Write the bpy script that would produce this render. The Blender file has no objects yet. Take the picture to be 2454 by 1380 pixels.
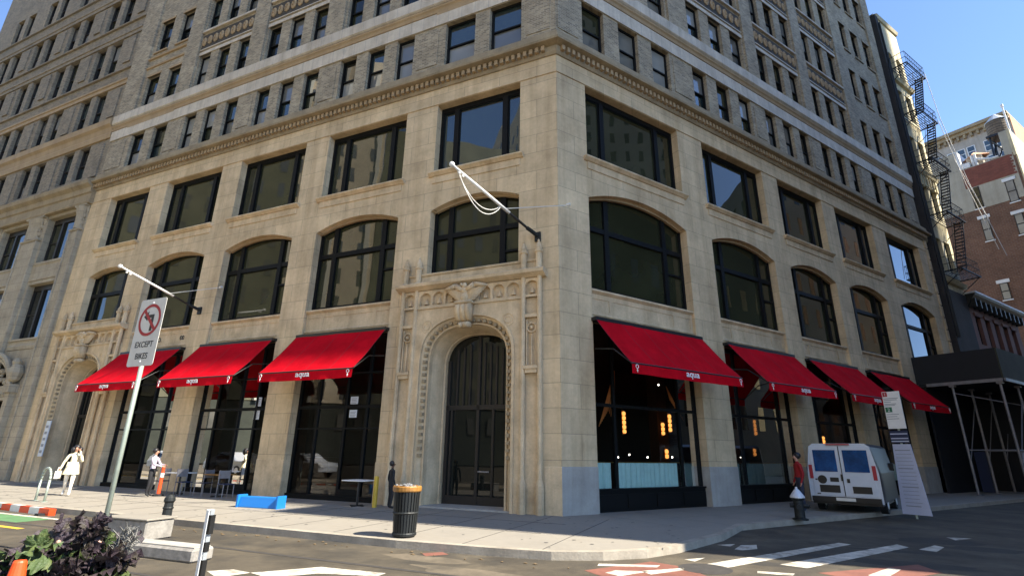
import bpy, bmesh, math, random
from mathutils import Vector, Matrix, noise
random.seed(11)
S = bpy.context.scene
COL = S.collection
PI = math.pi
GAM = 0.9757                      # the side street turns this far from the avenue front
KM = math.tan(GAM / 2)            # mitre factor for mouldings that turn the corner
CG, SG = math.cos(GAM), math.sin(GAM)

# ------------------------------------------------------------------ camera
CAM = Vector((4.7544, -14.4592, 1.6))
F_PX, PITCH, ROLL, YAW = 1229.83, 0.3115, 0.0156, -0.4143
fwd = Vector((math.sin(YAW) * math.cos(PITCH), math.cos(YAW) * math.cos(PITCH), math.sin(PITCH)))
rt = Vector((math.cos(YAW), -math.sin(YAW), 0)); up = rt.cross(fwd)
rt, up = rt * math.cos(ROLL) + up * math.sin(ROLL), up * math.cos(ROLL) - rt * math.sin(ROLL)
cd = bpy.data.cameras.new('camera'); cam = bpy.data.objects.new('camera', cd); COL.objects.link(cam)
cd.sensor_width = 36; cd.lens = 36 * F_PX / 2454; cd.clip_end = 3000; cd.clip_start = 0.05
cam.matrix_world = Matrix(((rt.x, up.x, -fwd.x, CAM.x), (rt.y, up.y, -fwd.y, CAM.y), (rt.z, up.z, -fwd.z, CAM.z), (0, 0, 0, 1)))
S.camera = cam
def gpt(px, py, z=0.0):           # where a line of sight meets the ground: used to survey the road paint
    v = fwd + rt * ((px - 1227) / F_PX) - up * ((py - 690) / F_PX)
    t = (z - CAM.z) / v.z
    return CAM + v * t
def rw(v, o, z):                  # side-street coordinates: along the wall, out from it, height
    return Vector((v * CG + o * SG, v * SG - o * CG, z))

# ------------------------------------------------------------------ materials
def mat(name, col, rough=0.8, var=0.0, scale=1.0, bump=0.0, bscale=20.0, metal=0.0, stain=0.0, spec=0.5, col2=None, brick=None, emit=None, streak=0.0, sheen=0.0):
    m = bpy.data.materials.new(name); m.use_nodes = True
    nt = m.node_tree; N = nt.nodes; Lk = nt.links
    b = N['Principled BSDF']
    b.inputs['Roughness'].default_value = rough; b.inputs['Metallic'].default_value = metal
    b.inputs['Specular IOR Level'].default_value = spec
    if sheen: b.inputs['Sheen Weight'].default_value = sheen
    c4 = (*col, 1)
    b.inputs['Base Color'].default_value = c4
    tc = N.new('ShaderNodeTexCoord')
    sx = N.new('ShaderNodeSeparateXYZ'); Lk.new(tc.outputs['Object'], sx.inputs[0])
    out = None
    def mix(a, bcol, fac, mode='MIX'):
        x = N.new('ShaderNodeMix'); x.data_type = 'RGBA'; x.blend_type = mode
        for s_, val in ((0, fac), (6, a), (7, bcol)):
            if hasattr(val, 'links') or hasattr(val, 'is_linked'): Lk.new(val, x.inputs[s_])
            else: x.inputs[s_].default_value = val
        return x.outputs[2]
    def nz(sc, det=5, rough_=0.6, vec=None):
        n = N.new('ShaderNodeTexNoise'); n.inputs['Scale'].default_value = sc; n.inputs['Detail'].default_value = det
        n.inputs['Roughness'].default_value = rough_
        Lk.new(vec if vec is not None else tc.outputs['Object'], n.inputs['Vector']); return n.outputs['Fac']
    def ramp(f, lo, hi, a=0.0, b_=1.0):
        r = N.new('ShaderNodeMapRange'); r.inputs[1].default_value = lo; r.inputs[2].default_value = hi
        r.inputs[3].default_value = a; r.inputs[4].default_value = b_; Lk.new(f, r.inputs[0]); return r.outputs[0]
    cur = c4
    hgt = None
    if brick:
        w, h, mort, mcol, bvar = brick
        ad = N.new('ShaderNodeMath'); ad.operation = 'SUBTRACT'; Lk.new(sx.outputs[0], ad.inputs[0]); Lk.new(sx.outputs[1], ad.inputs[1])
        cb = N.new('ShaderNodeCombineXYZ'); Lk.new(ad.outputs[0], cb.inputs[0]); Lk.new(sx.outputs[2], cb.inputs[1])
        bt = N.new('ShaderNodeTexBrick'); Lk.new(cb.outputs[0], bt.inputs['Vector'])
        bt.inputs['Scale'].default_value = 1; bt.inputs['Brick Width'].default_value = w; bt.inputs['Row Height'].default_value = h
        bt.inputs['Mortar Size'].default_value = mort; bt.inputs['Mortar Smooth'].default_value = 0.3; bt.inputs['Bias'].default_value = 0
        k1 = 1 - bvar; k2 = 1 + bvar
        bt.inputs['Color1'].default_value = (col[0] * k1, col[1] * k1, col[2] * k1, 1)
        bt.inputs['Color2'].default_value = (col[0] * k2, col[1] * k2, col[2] * k2, 1)
        bt.inputs['Mortar'].default_value = (*mcol, 1)
        cur = bt.outputs['Color']
        iv = N.new('ShaderNodeMath'); iv.operation = 'SUBTRACT'; iv.inputs[0].default_value = 1; Lk.new(bt.outputs['Fac'], iv.inputs[1]); hgt = iv.outputs[0]
    if var:
        f = ramp(nz(scale, 6), 0.3, 0.7)
        lo = (1 - var,) * 3 + (1,); hi = (1 + var * 0.6,) * 3 + (1,)
        cur = mix(cur, mix(lo, hi, f), 1.0, 'MULTIPLY')
        f2 = ramp(nz(scale * 9, 4), 0.25, 0.75)
        cur = mix(cur, mix((1 - var * .5,) * 3 + (1,), (1 + var * .3,) * 3 + (1,), f2), 1.0, 'MULTIPLY')
    if col2:
        cur = mix(cur, (*col2, 1), ramp(nz(scale * 1.7, 5), 0.48, 0.72))
    if streak:
        mp = N.new('ShaderNodeMapping'); mp.inputs['Scale'].default_value = (2.2, 2.2, 0.16); Lk.new(tc.outputs['Object'], mp.inputs[0])
        f = ramp(nz(1.0, 6, .65, mp.outputs[0]), 0.42, 0.78)
        cur = mix(cur, (0.62, 0.57, 0.5, 1), mix((0,) * 3 + (1,), (streak,) * 3 + (1,), f), 'MULTIPLY')
    if stain:
        f = ramp(nz(0.7, 8, .7), 0.52, 0.75, 0, stain)
        cur = mix(cur, (0.45, 0.4, 0.33, 1), f, 'MULTIPLY')
    if hasattr(cur, 'is_linked'): Lk.new(cur, b.inputs['Base Color'])
    if bump:
        bp = N.new('ShaderNodeBump'); bp.inputs['Strength'].default_value = bump; bp.inputs['Distance'].default_value = 0.02
        h = nz(bscale, 4)
        if hgt is not None:
            a2 = N.new('ShaderNodeMath'); a2.operation = 'MULTIPLY_ADD'; Lk.new(hgt, a2.inputs[0]); a2.inputs[1].default_value = 0.8; Lk.new(h, a2.inputs[2]); h = a2.outputs[0]
        Lk.new(h, bp.inputs['Height']); Lk.new(bp.outputs[0], b.inputs['Normal'])
    if emit:
        b.inputs['Emission Color'].default_value = (*emit[0], 1); b.inputs['Emission Strength'].default_value = emit[1]
    return m

def glass(name, col, ior=1.75, rough=0.015, wav=0.022, wscale=0.7):      # dark room behind a reflecting pane
    m = mat(name, col, rough=rough, spec=0.5)
    nt = m.node_tree; N = nt.nodes; Lk = nt.links; b = N['Principled BSDF']
    b.inputs['IOR'].default_value = ior
    tc = N.new('ShaderNodeTexCoord'); n = N.new('ShaderNodeTexNoise'); n.inputs['Scale'].default_value = wscale; n.inputs['Detail'].default_value = 1
    Lk.new(tc.outputs['Object'], n.inputs['Vector'])
    bp = N.new('ShaderNodeBump'); bp.inputs['Strength'].default_value = wav; bp.inputs['Distance'].default_value = 0.15
    Lk.new(n.outputs['Fac'], bp.inputs['Height']); Lk.new(bp.outputs[0], b.inputs['Normal'])
    # faint unevenness of what is behind (curtains, ceilings)
    n2 = N.new('ShaderNodeTexNoise'); n2.inputs['Scale'].default_value = 0.55; n2.inputs['Detail'].default_value = 2
    Lk.new(tc.outputs['Object'], n2.inputs['Vector'])
    mx = N.new('ShaderNodeMix'); mx.data_type = 'RGBA'; mx.inputs[6].default_value = (col[0] * .45, col[1] * .45, col[2] * .45, 1)
    mx.inputs[7].default_value = (col[0] * 1.6, col[1] * 1.6, col[2] * 1.6, 1)
    Lk.new(n2.outputs['Fac'], mx.inputs[0]); Lk.new(mx.outputs[2], b.inputs['Base Color'])
    return m

def clear_glass(name, tint=(0.7, 0.75, 0.7), refl=1.55):
    m = bpy.data.materials.new(name); m.use_nodes = True
    nt = m.node_tree; N = nt.nodes; Lk = nt.links; N.remove(N['Principled BSDF'])
    t = N.new('ShaderNodeBsdfTransparent'); t.inputs[0].default_value = (*tint, 1)
    g = N.new('ShaderNodeBsdfGlossy'); g.inputs['Roughness'].default_value = 0.01; g.inputs[0].default_value = (1, 1, 1, 1)
    f = N.new('ShaderNodeFresnel'); f.inputs[0].default_value = refl
    ml = N.new('ShaderNodeMath'); ml.operation = 'MULTIPLY_ADD'; ml.inputs[1].default_value = 0.8; ml.inputs[2].default_value = 0.0; ml.use_clamp = True
    Lk.new(f.outputs[0], ml.inputs[0])
    x = N.new('ShaderNodeMixShader'); Lk.new(ml.outputs[0], x.inputs[0]); Lk.new(t.outputs[0], x.inputs[1]); Lk.new(g.outputs[0], x.inputs[2])
    Lk.new(x.outputs[0], N['Material Output'].inputs[0])
    tc = N.new('ShaderNodeTexCoord'); n = N.new('ShaderNodeTexNoise'); n.inputs['Scale'].default_value = 1.0; n.inputs['Detail'].default_value = 1
    Lk.new(tc.outputs['Object'], n.inputs['Vector'])
    bp = N.new('ShaderNodeBump'); bp.inputs['Strength'].default_value = 0.012; bp.inputs['Distance'].default_value = 0.1
    Lk.new(n.outputs['Fac'], bp.inputs['Height']); Lk.new(bp.outputs[0], g.inputs['Normal']); 
    return m

M = {}
M['lime'] = mat('limestone', (0.66, 0.50, 0.30), .85, var=.20, scale=.9, bump=.4, bscale=45, brick=(1.5, .72, .009, (.36, .275, .17), .07), streak=.8, stain=.45)
M['limep'] = mat('carved_limestone', (0.66, 0.50, 0.305), .85, var=.22, scale=1.8, bump=.4, bscale=30, streak=.8, stain=.6)
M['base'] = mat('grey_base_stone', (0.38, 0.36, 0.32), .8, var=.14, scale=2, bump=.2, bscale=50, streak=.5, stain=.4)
M['cornice'] = mat('weathered_cornice', (0.36, 0.28, 0.17), .85, var=.32, scale=1.4, bump=.3, bscale=25, streak=.6, stain=.6)
M['brick'] = mat('grey_brown_brick', (0.335, 0.268, 0.172), .9, var=.26, scale=.9, bump=.6, bscale=30, brick=(.235, .085, .014, (.42, .36, .27), .36), stain=.6)
M['brick2'] = mat('tan_brown_brick', (0.27, 0.215, 0.14), .9, var=.30, scale=.7, bump=.5, bscale=30, brick=(.235, .085, .014, (.28, .24, .19), .28), stain=.7)
M['terra'] = mat('pale_terracotta', (0.60, 0.52, 0.40), .6, var=.18, scale=1.5, bump=.1, brick=(.62, 3.0, .008, (.3, .27, .25), .04), streak=.8, stain=.5)
M['tan'] = mat('tan_terracotta', (0.40, 0.28, 0.15), .75, var=.16, scale=1.4, bump=.2, streak=.5, stain=.4)
M['spand'] = mat('dark_ornament', (0.06, 0.048, 0.034), .8, var=.3, scale=4, bump=.5, bscale=30)
M['lime2'] = mat('pale_grey_stone', (0.40, 0.335, 0.235), .85, var=.24, scale=1, bump=.25, bscale=40, brick=(1.1, .5, .012, (.24, .2, .15), .05), streak=.5, stain=.35)
M['frame'] = mat('black_window_metal', (0.006, 0.0065, 0.0065), .6, spec=.15)
M['framed'] = mat('dark_brown_metal', (0.022, 0.018, 0.015), .5, spec=.35)
M['gl_olive'] = glass('olive_glass', (0.026, 0.027, 0.013), 1.55)
M['gl_teal'] = glass('teal_glass', (0.016, 0.026, 0.024), 2.1)
M['gl_grey'] = glass('grey_blind_glass', (0.13, 0.125, 0.108), 1.9)
M['gl_dark'] = glass('dark_glass', (0.009, 0.010, 0.008), 1.5)
M['gl_pale'] = glass('pale_blind_glass', (0.24, 0.235, 0.21), 1.6)
M['gl_clear'] = clear_glass('shop_glass', (.86, .89, .86), 1.34)
M['black'] = mat('black_paint', (0.012, 0.012, 0.012), .4, var=.2, scale=5)
M['red'] = mat('red_canvas', (0.55, 0.003, 0.012), .9, var=.20, scale=1.2, bump=.2, bscale=120, spec=.06, streak=.5)
M['redseam'] = mat('red_seam', (0.26, 0.002, 0.010), .9)
M['white'] = mat('white_paint', (0.75, 0.74, 0.70), .5, var=.08, scale=3)
M['letter'] = mat('white_print', (0.8, 0.76, 0.74), .7)
M['blackletter'] = mat('black_print', (0.02, 0.02, 0.02), .6)
M['rope'] = mat('pale_rope', (0.65, 0.63, 0.58), .8)
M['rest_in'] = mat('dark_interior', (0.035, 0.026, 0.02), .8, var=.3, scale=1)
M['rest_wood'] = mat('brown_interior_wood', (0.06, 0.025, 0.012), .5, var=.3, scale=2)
M['cord'] = mat('amber_cord', (0.75, 0.25, 0.06), .6)
M['curtain'] = mat('pale_teal_curtain', (0.52, 0.70, 0.66), .8, var=.1, scale=4)
M['lamp'] = mat('amber_lamp', (0.8, 0.5, 0.2), .5, emit=((1.0, .36, .08), .7))
M['lampw'] = mat('small_white_lamp', (0.8, 0.8, 0.8), .5, emit=((1.0, .93, .8), 6.0))
M['brass'] = mat('brass', (0.5, 0.3, 0.1), .3, metal=1)
M['cream'] = mat('cream_stone', (0.62, 0.54, 0.34), .85, var=.2, scale=1, bump=.2, streak=.7, stain=.4)
M['darkbrick'] = mat('near_black_brick', (0.035, 0.032, 0.03), .9, var=.3, scale=1, bump=.3)
M['iron'] = mat('black_iron', (0.014, 0.016, 0.016), .55, spec=.3)
M['irong'] = mat('teal_green_iron', (0.03, 0.055, 0.05), .55, spec=.3)
M['redbrick'] = mat('red_brown_brick', (0.17, 0.082, 0.045), .9, var=.22, scale=.5, bump=.4, brick=(.43, .15, .016, (.22, .16, .12), .15), stain=.5)
M['patch'] = mat('fresh_red_brick', (0.22, 0.07, 0.045), .9, var=.12, scale=1, bump=.3, brick=(.43, .15, .012, (.14, .07, .05), .15))
M['stucco'] = mat('grey_beige_stucco', (0.44, 0.40, 0.31), .9, var=.12, scale=.6, bump=.2, streak=.5, stain=.3)
M['far'] = mat('far_grey_stone', (0.42, 0.37, 0.31), .9, var=.15, scale=.6, streak=.6)
M['orange'] = mat('sunlit_orange_brick', (0.55, 0.28, 0.15), .9, var=.12, scale=.5, brick=(.43, .15, .016, (.45, .3, .2), .1))
M['wood'] = mat('tank_wood', (0.17, 0.13, 0.09), .85, var=.25, scale=2, streak=.8)
M['tin'] = mat('roof_tin', (0.45, 0.48, 0.5), .45, metal=.5, var=.1)
M['terra_roof'] = mat('clay_roof', (0.55, 0.28, 0.16), .8, var=.15, scale=3)
M['brown'] = mat('brownstone', (0.16, 0.075, 0.06), .85, var=.15, scale=1)
M['ply'] = mat('black_plywood', (0.008, 0.009, 0.012), .7, var=.3, scale=1)
M['plyg'] = mat('dark_green_plywood', (0.045, 0.045, 0.025), .8, var=.3, scale=1)
M['steel'] = mat('galvanised_steel', (0.24, 0.23, 0.235), .5, metal=.3, var=.2, scale=5)
M['asphalt'] = mat('asphalt', (0.082, 0.066, 0.043), .9, var=.5, scale=.6, bump=.6, bscale=60, col2=(0.034, 0.029, 0.021), stain=.9)
M['walk'] = mat('pavement_concrete', (0.25, 0.225, 0.185), .85, var=.14, scale=.7, bump=.25, bscale=50, stain=.35)
M['kerb'] = mat('kerb_stone', (0.33, 0.29, 0.23), .8, var=.25, scale=2.5, bump=.4, bscale=25, stain=.5)
M['paint'] = mat('road_paint', (0.56, 0.51, 0.42), .85, var=.35, scale=3, stain=.7, col2=(.16, .135, .10))
M['redpaint'] = mat('faded_red_paint', (0.20, 0.075, 0.05), .9, var=.3, scale=2, stain=.6)
M['greenpaint'] = mat('green_lane_paint', (0.09, 0.20, 0.08), .85, var=.2, scale=2, stain=.4)
M['yellow'] = mat('yellow_paint', (0.62, 0.40, 0.04), .6, var=.15, scale=4)
M['silver'] = mat('silver_paint', (0.62, 0.63, 0.66), .4, metal=.2, var=.1, scale=8)
M['sign'] = mat('sign_white', (0.62, 0.59, 0.52), .6, var=.1, scale=4)
M['signred'] = mat('sign_red', (0.35, 0.02, 0.025), .6)
M['greypole'] = mat('green_grey_pole', (0.34, 0.39, 0.33), .45, metal=.3, var=.15, scale=6)
M['skin'] = mat('skin', (0.42, 0.22, 0.14), .6)
M['skind'] = mat('dark_skin', (0.10, 0.05, 0.03), .6)
M['hair'] = mat('black_hair', (0.012, 0.010, 0.010), .5)
M['cloth_w'] = mat('white_trousers', (0.75, 0.70, 0.60), .85, var=.1, scale=8)
M['cloth_p'] = mat('patterned_jacket', (0.74, 0.68, 0.50), .85, col2=(0.20, 0.17, 0.06), scale=8.5)
M['cloth_b'] = mat('black_clothes', (0.012, 0.012, 0.014), .85)
M['cloth_r'] = mat('red_jersey', (0.28, 0.008, 0.01), .85)
M['cloth_l'] = mat('lavender_shirt', (0.42, 0.36, 0.42), .85)
M['cloth_n'] = mat('navy_trousers', (0.02, 0.025, 0.045), .85)
M['rim'] = mat('orange_rim', (0.30, 0.14, 0.025), .5, var=.3, scale=9)
M['blue'] = mat('blue_plastic', (0.01, 0.16, 0.50), .45)
M['bluewin'] = mat('blue_window_film', (0.006, 0.06, 0.19), .08, var=.5, scale=1.5)
M['vanw'] = mat('van_white', (0.52, 0.54, 0.57), .35, var=.06, scale=2)
M['vand'] = mat('near_black_van_body', (0.012, 0.014, 0.018), .3)
M['rubber'] = mat('rubber', (0.012, 0.012, 0.012), .8)
M['cone'] = mat('orange_plastic', (0.75, 0.07, 0.01), .5)
M['leafp'] = mat('purple_leaf', (0.040, 0.026, 0.034), .55, var=.35, scale=8, col2=(0.055, 0.05, 0.028), bump=.6, bscale=60)
M['leafg'] = mat('green_leaf', (0.060, 0.095, 0.028), .55, var=.35, scale=8, col2=(0.13, 0.15, 0.04), bump=.6, bscale=60)
M['leaff'] = mat('flower_pink', (0.5, 0.3, 0.22), .7)
M['pot'] = mat('planter_grey', (0.16, 0.155, 0.14), .8, var=.2, scale=3)
M['granite'] = mat('granite', (0.27, 0.25, 0.22), .75, var=.3, scale=9, bump=.2)
M['bag'] = mat('clear_plastic', (0.20, 0.20, 0.20), .2, var=.4, scale=12)
M['grate'] = mat('cast_iron_cover', (0.05, 0.045, 0.04), .7, var=.3, scale=6)
M['paper'] = mat('paper', (0.62, 0.64, 0.66), .8)
M['signgreen'] = mat('sign_green', (0.02, 0.14, 0.07), .6)
M['lavsheet'] = mat('lavender_board', (0.45, 0.47, 0.58), .7, var=.08, scale=3)
M['navy'] = mat('deep_blue', (0.01, 0.02, 0.06), .5)
M['litter'] = mat('gutter_grit', (.16, .11, .055), .9, var=.5, scale=20)
M['leaf_litter'] = mat('orange_litter', (0.55, 0.16, 0.03), .8)

# ------------------------------------------------------------------ mesh helpers
class MB:
    def __init__(s): s.v = []; s.f = []; s.mi = []
    def vert(s, p): s.v.append(tuple(p)); return len(s.v) - 1
    def poly(s, pts, m=0):
        s.f.append([s.vert(p) for p in pts]); s.mi.append(m)
    def box(s, x0, x1, y0, y1, z0, z1, m=0):
        i = len(s.v)
        s.v += [(x0, y0, z0), (x1, y0, z0), (x1, y1, z0), (x0, y1, z0), (x0, y0, z1), (x1, y0, z1), (x1, y1, z1), (x0, y1, z1)]
        for f in ((0, 3, 2, 1), (4, 5, 6, 7), (0, 1, 5, 4), (1, 2, 6, 5), (2, 3, 7, 6), (3, 0, 4, 7)):
            s.f.append([i + k for k in f]); s.mi.append(m)
    def sweep(s, prof, x0, x1, k0=0.0, k1=0.0, m=0, caps=True):
        # profile of (y, z) swept along x; ends lean out by k * projection so mouldings mitre at a corner
        n = len(prof); i = len(s.v)
        s.v += [(x0 + k0 * -y, y, z) for y, z in prof] + [(x1 + k1 * -y, y, z) for y, z in prof]
        for a in range(n):
            b = (a + 1) % n
            s.f.append([i + a, i + b, i + n + b, i + n + a]); s.mi.append(m)
        if caps:
            s.f.append([i + a for a in range(n)]); s.mi.append(m); s.f.append([i + n + a for a in reversed(range(n))]); s.mi.append(m)
    def tube(s, p0, p1, r0, r1=None, n=8, m=0, cap=True):
        r1 = r0 if r1 is None else r1
        p0 = Vector(p0); p1 = Vector(p1); d = (p1 - p0).normalized()
        a = d.orthogonal().normalized(); b = d.cross(a); i = len(s.v)
        for p, r in ((p0, r0), (p1, r1)):
            for k in range(n):
                t = 2 * PI * k / n; s.v.append(tuple(p + a * (r * math.cos(t)) + b * (r * math.sin(t))))
        for k in range(n):
            q = (k + 1) % n; s.f.append([i + k, i + q, i + n + q, i + n + k]); s.mi.append(m)
        if cap:
            s.f.append([i + k for k in reversed(range(n))]); s.mi.append(m); s.f.append([i + n + k for k in range(n)]); s.mi.append(m)
    def path(s, pts, r, n=6, m=0):
        for a, b in zip(pts[:-1], pts[1:]): s.tube(a, b, r, n=n, m=m)
    def lathe(s, prof, n=16, c=(0, 0, 0), m=0):
        i = len(s.v); k = len(prof)
        for r, z in prof:
            for j in range(n):
                t = 2 * PI * j / n; s.v.append((c[0] + r * math.cos(t), c[1] + r * math.sin(t), c[2] + z))
        for a in range(k - 1):
            for j in range(n):
                q = (j + 1) % n; s.f.append([i + a * n + j, i + a * n + q, i + (a + 1) * n + q, i + (a + 1) * n + j]); s.mi.append(m)
        s.f.append([i + j for j in reversed(range(n))]); s.mi.append(m)
        s.f.append([i + (k - 1) * n + j for j in range(n)]); s.mi.append(m)
    def ball(s, c, r, n=10, m=0, sx=1, sy=1, sz=1):
        pr = []
        for a in range(n // 2 + 1):
            t = PI * a / (n // 2); pr.append((max(r * math.sin(t), 1e-4), -r * math.cos(t)))
        i = len(s.v); s.lathe(pr, n, (0, 0, 0), m)
        for q in range(i, len(s.v)):
            x, y, z = s.v[q]; s.v[q] = (c[0] + x * sx, c[1] + y * sy, c[2] + z * sz)
    def facade(s, x0, x1, z0, z1, ops, y=0.0, depth=0.34, m=0, jm=0, bottom=True):
        # a wall plane with openings; op = (xa, xb, za, zb[, rise]) : rise > 0 makes the head a segmental arch inside zb
        zs = sorted({z0, z1, *[o[2] for o in ops], *[o[3] for o in ops]}); zs = [z for z in zs if z0 <= z <= z1]
        for a, b in zip(zs[:-1], zs[1:]):
            if b - a < 1e-5: continue
            cov = sorted((o[0], o[1]) for o in ops if o[2] <= a + 1e-6 and o[3] >= b - 1e-6)
            x = x0
            for ca, cb in cov:
                if ca > x + 1e-6: s.poly([(x, y, a), (ca, y, a), (ca, y, b), (x, y, b)], m)
                x = max(x, cb)
            if x1 > x + 1e-6: s.poly([(x, y, a), (x1, y, a), (x1, y, b), (x, y, b)], m)
        for o in ops:
            xa, xb, za, zb = o[:4]; rise = o[4] if len(o) > 4 else 0; d = o[5] if len(o) > 5 else depth
            sp = zb - rise
            s.poly([(xa, y, za), (xa, y, sp), (xa, y + d, sp), (xa, y + d, za)], jm)
            s.poly([(xb, y, za), (xb, y + d, za), (xb, y + d, sp), (xb, y, sp)], jm)
            if bottom and za > z0 + .01: s.poly([(xa, y, za), (xa, y + d, za), (xb, y + d, za), (xb, y, za)], jm)
            if rise <= 0: s.poly([(xa, y, zb), (xb, y, zb), (xb, y + d, zb), (xa, y + d, zb)], jm)
            else:
                pts = arc(xa, xb, sp, rise)
                for (ax, az), (bx, bz) in zip(pts[:-1], pts[1:]):
                    s.poly([(ax, y, az), (bx, y, bz), (bx, y, zb), (ax, y, zb)], m)
                    s.poly([(ax, y, az), (ax, y + d, az), (bx, y + d, bz), (bx, y, bz)], jm)
    def build(s, name, mats, parent=None, loc=(0, 0, 0), rotz=0.0, smooth=False, bevel=0.0):
        me = bpy.data.meshes.new(name); me.from_pydata(s.v, [], s.f); me.update()
        if not isinstance(mats, (list, tuple)): mats = [mats]
        for mm in mats: me.materials.append(mm)
        me.polygons.foreach_set('material_index', s.mi)
        bm = bmesh.new(); bm.from_mesh(me)
        bmesh.ops.remove_doubles(bm, verts=bm.verts, dist=1e-5)
        bmesh.ops.recalc_face_normals(bm, faces=bm.faces); bm.to_mesh(me); bm.free()
        if smooth: me.polygons.foreach_set('use_smooth', [True] * len(me.polygons))
        o = bpy.data.objects.new(name, me); COL.objects.link(o)
        o.location = loc; o.rotation_euler = (0, 0, rotz)
        if parent: o.parent = parent
        if bevel:
            md = o.modifiers.new('bevel', 'BEVEL'); md.width = bevel; md.segments = 1; md.limit_method = 'ANGLE'; md.angle_limit = .9
        return o
def arc(xa, xb, sp, rise, n=14):
    w = (xb - xa) / 2; c = (xa + xb) / 2; R = (w * w + rise * rise) / (2 * rise); zc = sp + rise - R
    t0 = math.asin(min(1, w / R))
    return [(c + R * math.sin(-t0 + 2 * t0 * i / n), zc + R * math.cos(-t0 + 2 * t0 * i / n)) for i in range(n + 1)]
def empty(name, loc=(0, 0, 0), rotz=0.0, label=None, cat=None, group=None, parent=None):
    o = bpy.data.objects.new(name, None); COL.objects.link(o); o.location = loc; o.rotation_euler = (0, 0, rotz); o.empty_display_size = .2
    if parent: o.parent = parent
    return tag(o, label, cat, group)
def tag(o, label=None, cat=None, group=None, kind=None):
    if label: o['label'] = label
    if cat: o['category'] = cat
    if group: o['group'] = group
    if kind: o['kind'] = kind
    return o
def copy_tree(o, parent=None):
    c = o.copy(); COL.objects.link(c)
    if parent: c.parent = parent
    for ch in list(o.children): copy_tree(ch, c)
    return c
def text_mesh(body, size, name, m, parent, loc, rot, align='CENTER', ext=.004, sx=1.0, bold=0.0):
    cu = bpy.data.curves.new(name, 'FONT'); cu.body = body; cu.size = size; cu.align_x = align; cu.extrude = ext; cu.offset = bold
    t = bpy.data.objects.new(name, cu); COL.objects.link(t)
    bpy.context.view_layer.update()
    me = bpy.data.meshes.new_from_object(t.evaluated_get(bpy.context.evaluated_depsgraph_get()))
    bpy.data.objects.remove(t)
    me.materials.clear(); me.materials.append(m)
    o = bpy.data.objects.new(name, me); COL.objects.link(o); o.parent = parent; o.location = loc; o.rotation_euler = rot; o.scale = (sx, 1, 1)
    return o

# ------------------------------------------------------------------ ground
def sheet(name, pts, z, m, kind='structure', parent=None):
    b = MB(); b.poly([(p[0], p[1], z) for p in pts]); o = b.build(name, m, parent)
    if kind: o['kind'] = kind
    return o
RZ = -0.13
sheet('ground', [(-900, -900), (900, -900), (900, 900), (-900, 900)], RZ - .03, M['asphalt'])
# the avenue and side street surface (one fine sheet over the ground)
sheet('road', [(-120, -21), (120, -21), (120, 140), (-120, 140)], RZ, M['asphalt'])
kerb = [(-110, -5.45), (-1.5, -5.5), (0.5, -5.35), (1.5, -5.2), (2.3, -4.8), (2.95, -4.2), (3.4, -3.4), (3.75, -2.4), (4.1, -1.4)]
for v in (3.0, 120): p = rw(v, 3.35, 0); kerb.append((p.x, p.y))
def off(pts, d):
    out = []
    for i, p in enumerate(pts):
        a = Vector(pts[max(i - 1, 0)]); b = Vector(pts[min(i + 1, len(pts) - 1)]); t = (b - a).normalized(); n = Vector((-t.y, t.x))
        out.append((p[0] + n.x * d, p[1] + n.y * d))
    return out
inner = off(kerb, .17)
b = MB()
back = [rw(120, -20, 0), Vector((-110, 60, 0))]
b.poly([(x, y, 0) for x, y in inner] + [(p.x, p.y, 0) for p in back])
b.build('pavement', M['walk'])['kind'] = 'structure'
# flag joints cut as thin dark strips are modelled as shallow gaps: separate slabs along both fronts
b = MB()
for i in range(len(kerb) - 1):
    a0, a1 = kerb[i], kerb[i + 1]; c0, c1 = inner[i], inner[i + 1]
    for z0, z1 in ((RZ - .02, .006),):
        P = [(a0[0], a0[1]), (a1[0], a1[1]), (c1[0], c1[1]), (c0[0], c0[1])]
        b.poly([(x, y, z1) for x, y in P]); b.poly([(P[0][0], P[0][1], z0), (P[1][0], P[1][1], z0), (P[1][0], P[1][1], z1), (P[0][0], P[0][1], z1)])
        b.poly([(P[3][0], P[3][1], z1), (P[2][0], P[2][1], z1), (P[2][0], P[2][1], -.02), (P[3][0], P[3][1], -.02)])
b.build('kerb', M['kerb'])['kind'] = 'structure'
b = MB()                                           # flag joints of the pavement: narrow dark lines
for i in range(46):
    x = -58 + i * 1.52
    if x < 1.6: b.box(x - .007, x + .007, -5.2, -.02, .0005, .0035)
for y in (-1.6, -3.3): b.box(-58, 0.6, y - .007, y + .007, .0005, .0036)
for i in range(44):
    v = 1.2 + i * 1.5
    p = [rw(v - .007, .05, .0035), rw(v + .007, .05, .0035), rw(v + .007, 3.1, .0035), rw(v - .007, 3.1, .0035)]; b.poly(p)
for o_ in (1.6,):
    b.poly([rw(1.5, o_ - .007, .0036), rw(70, o_ - .007, .0036), rw(70, o_ + .007, .0036), rw(1.5, o_ + .007, .0036)])
b.build('pavement_joints', M['grate'])['kind'] = 'structure'
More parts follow.
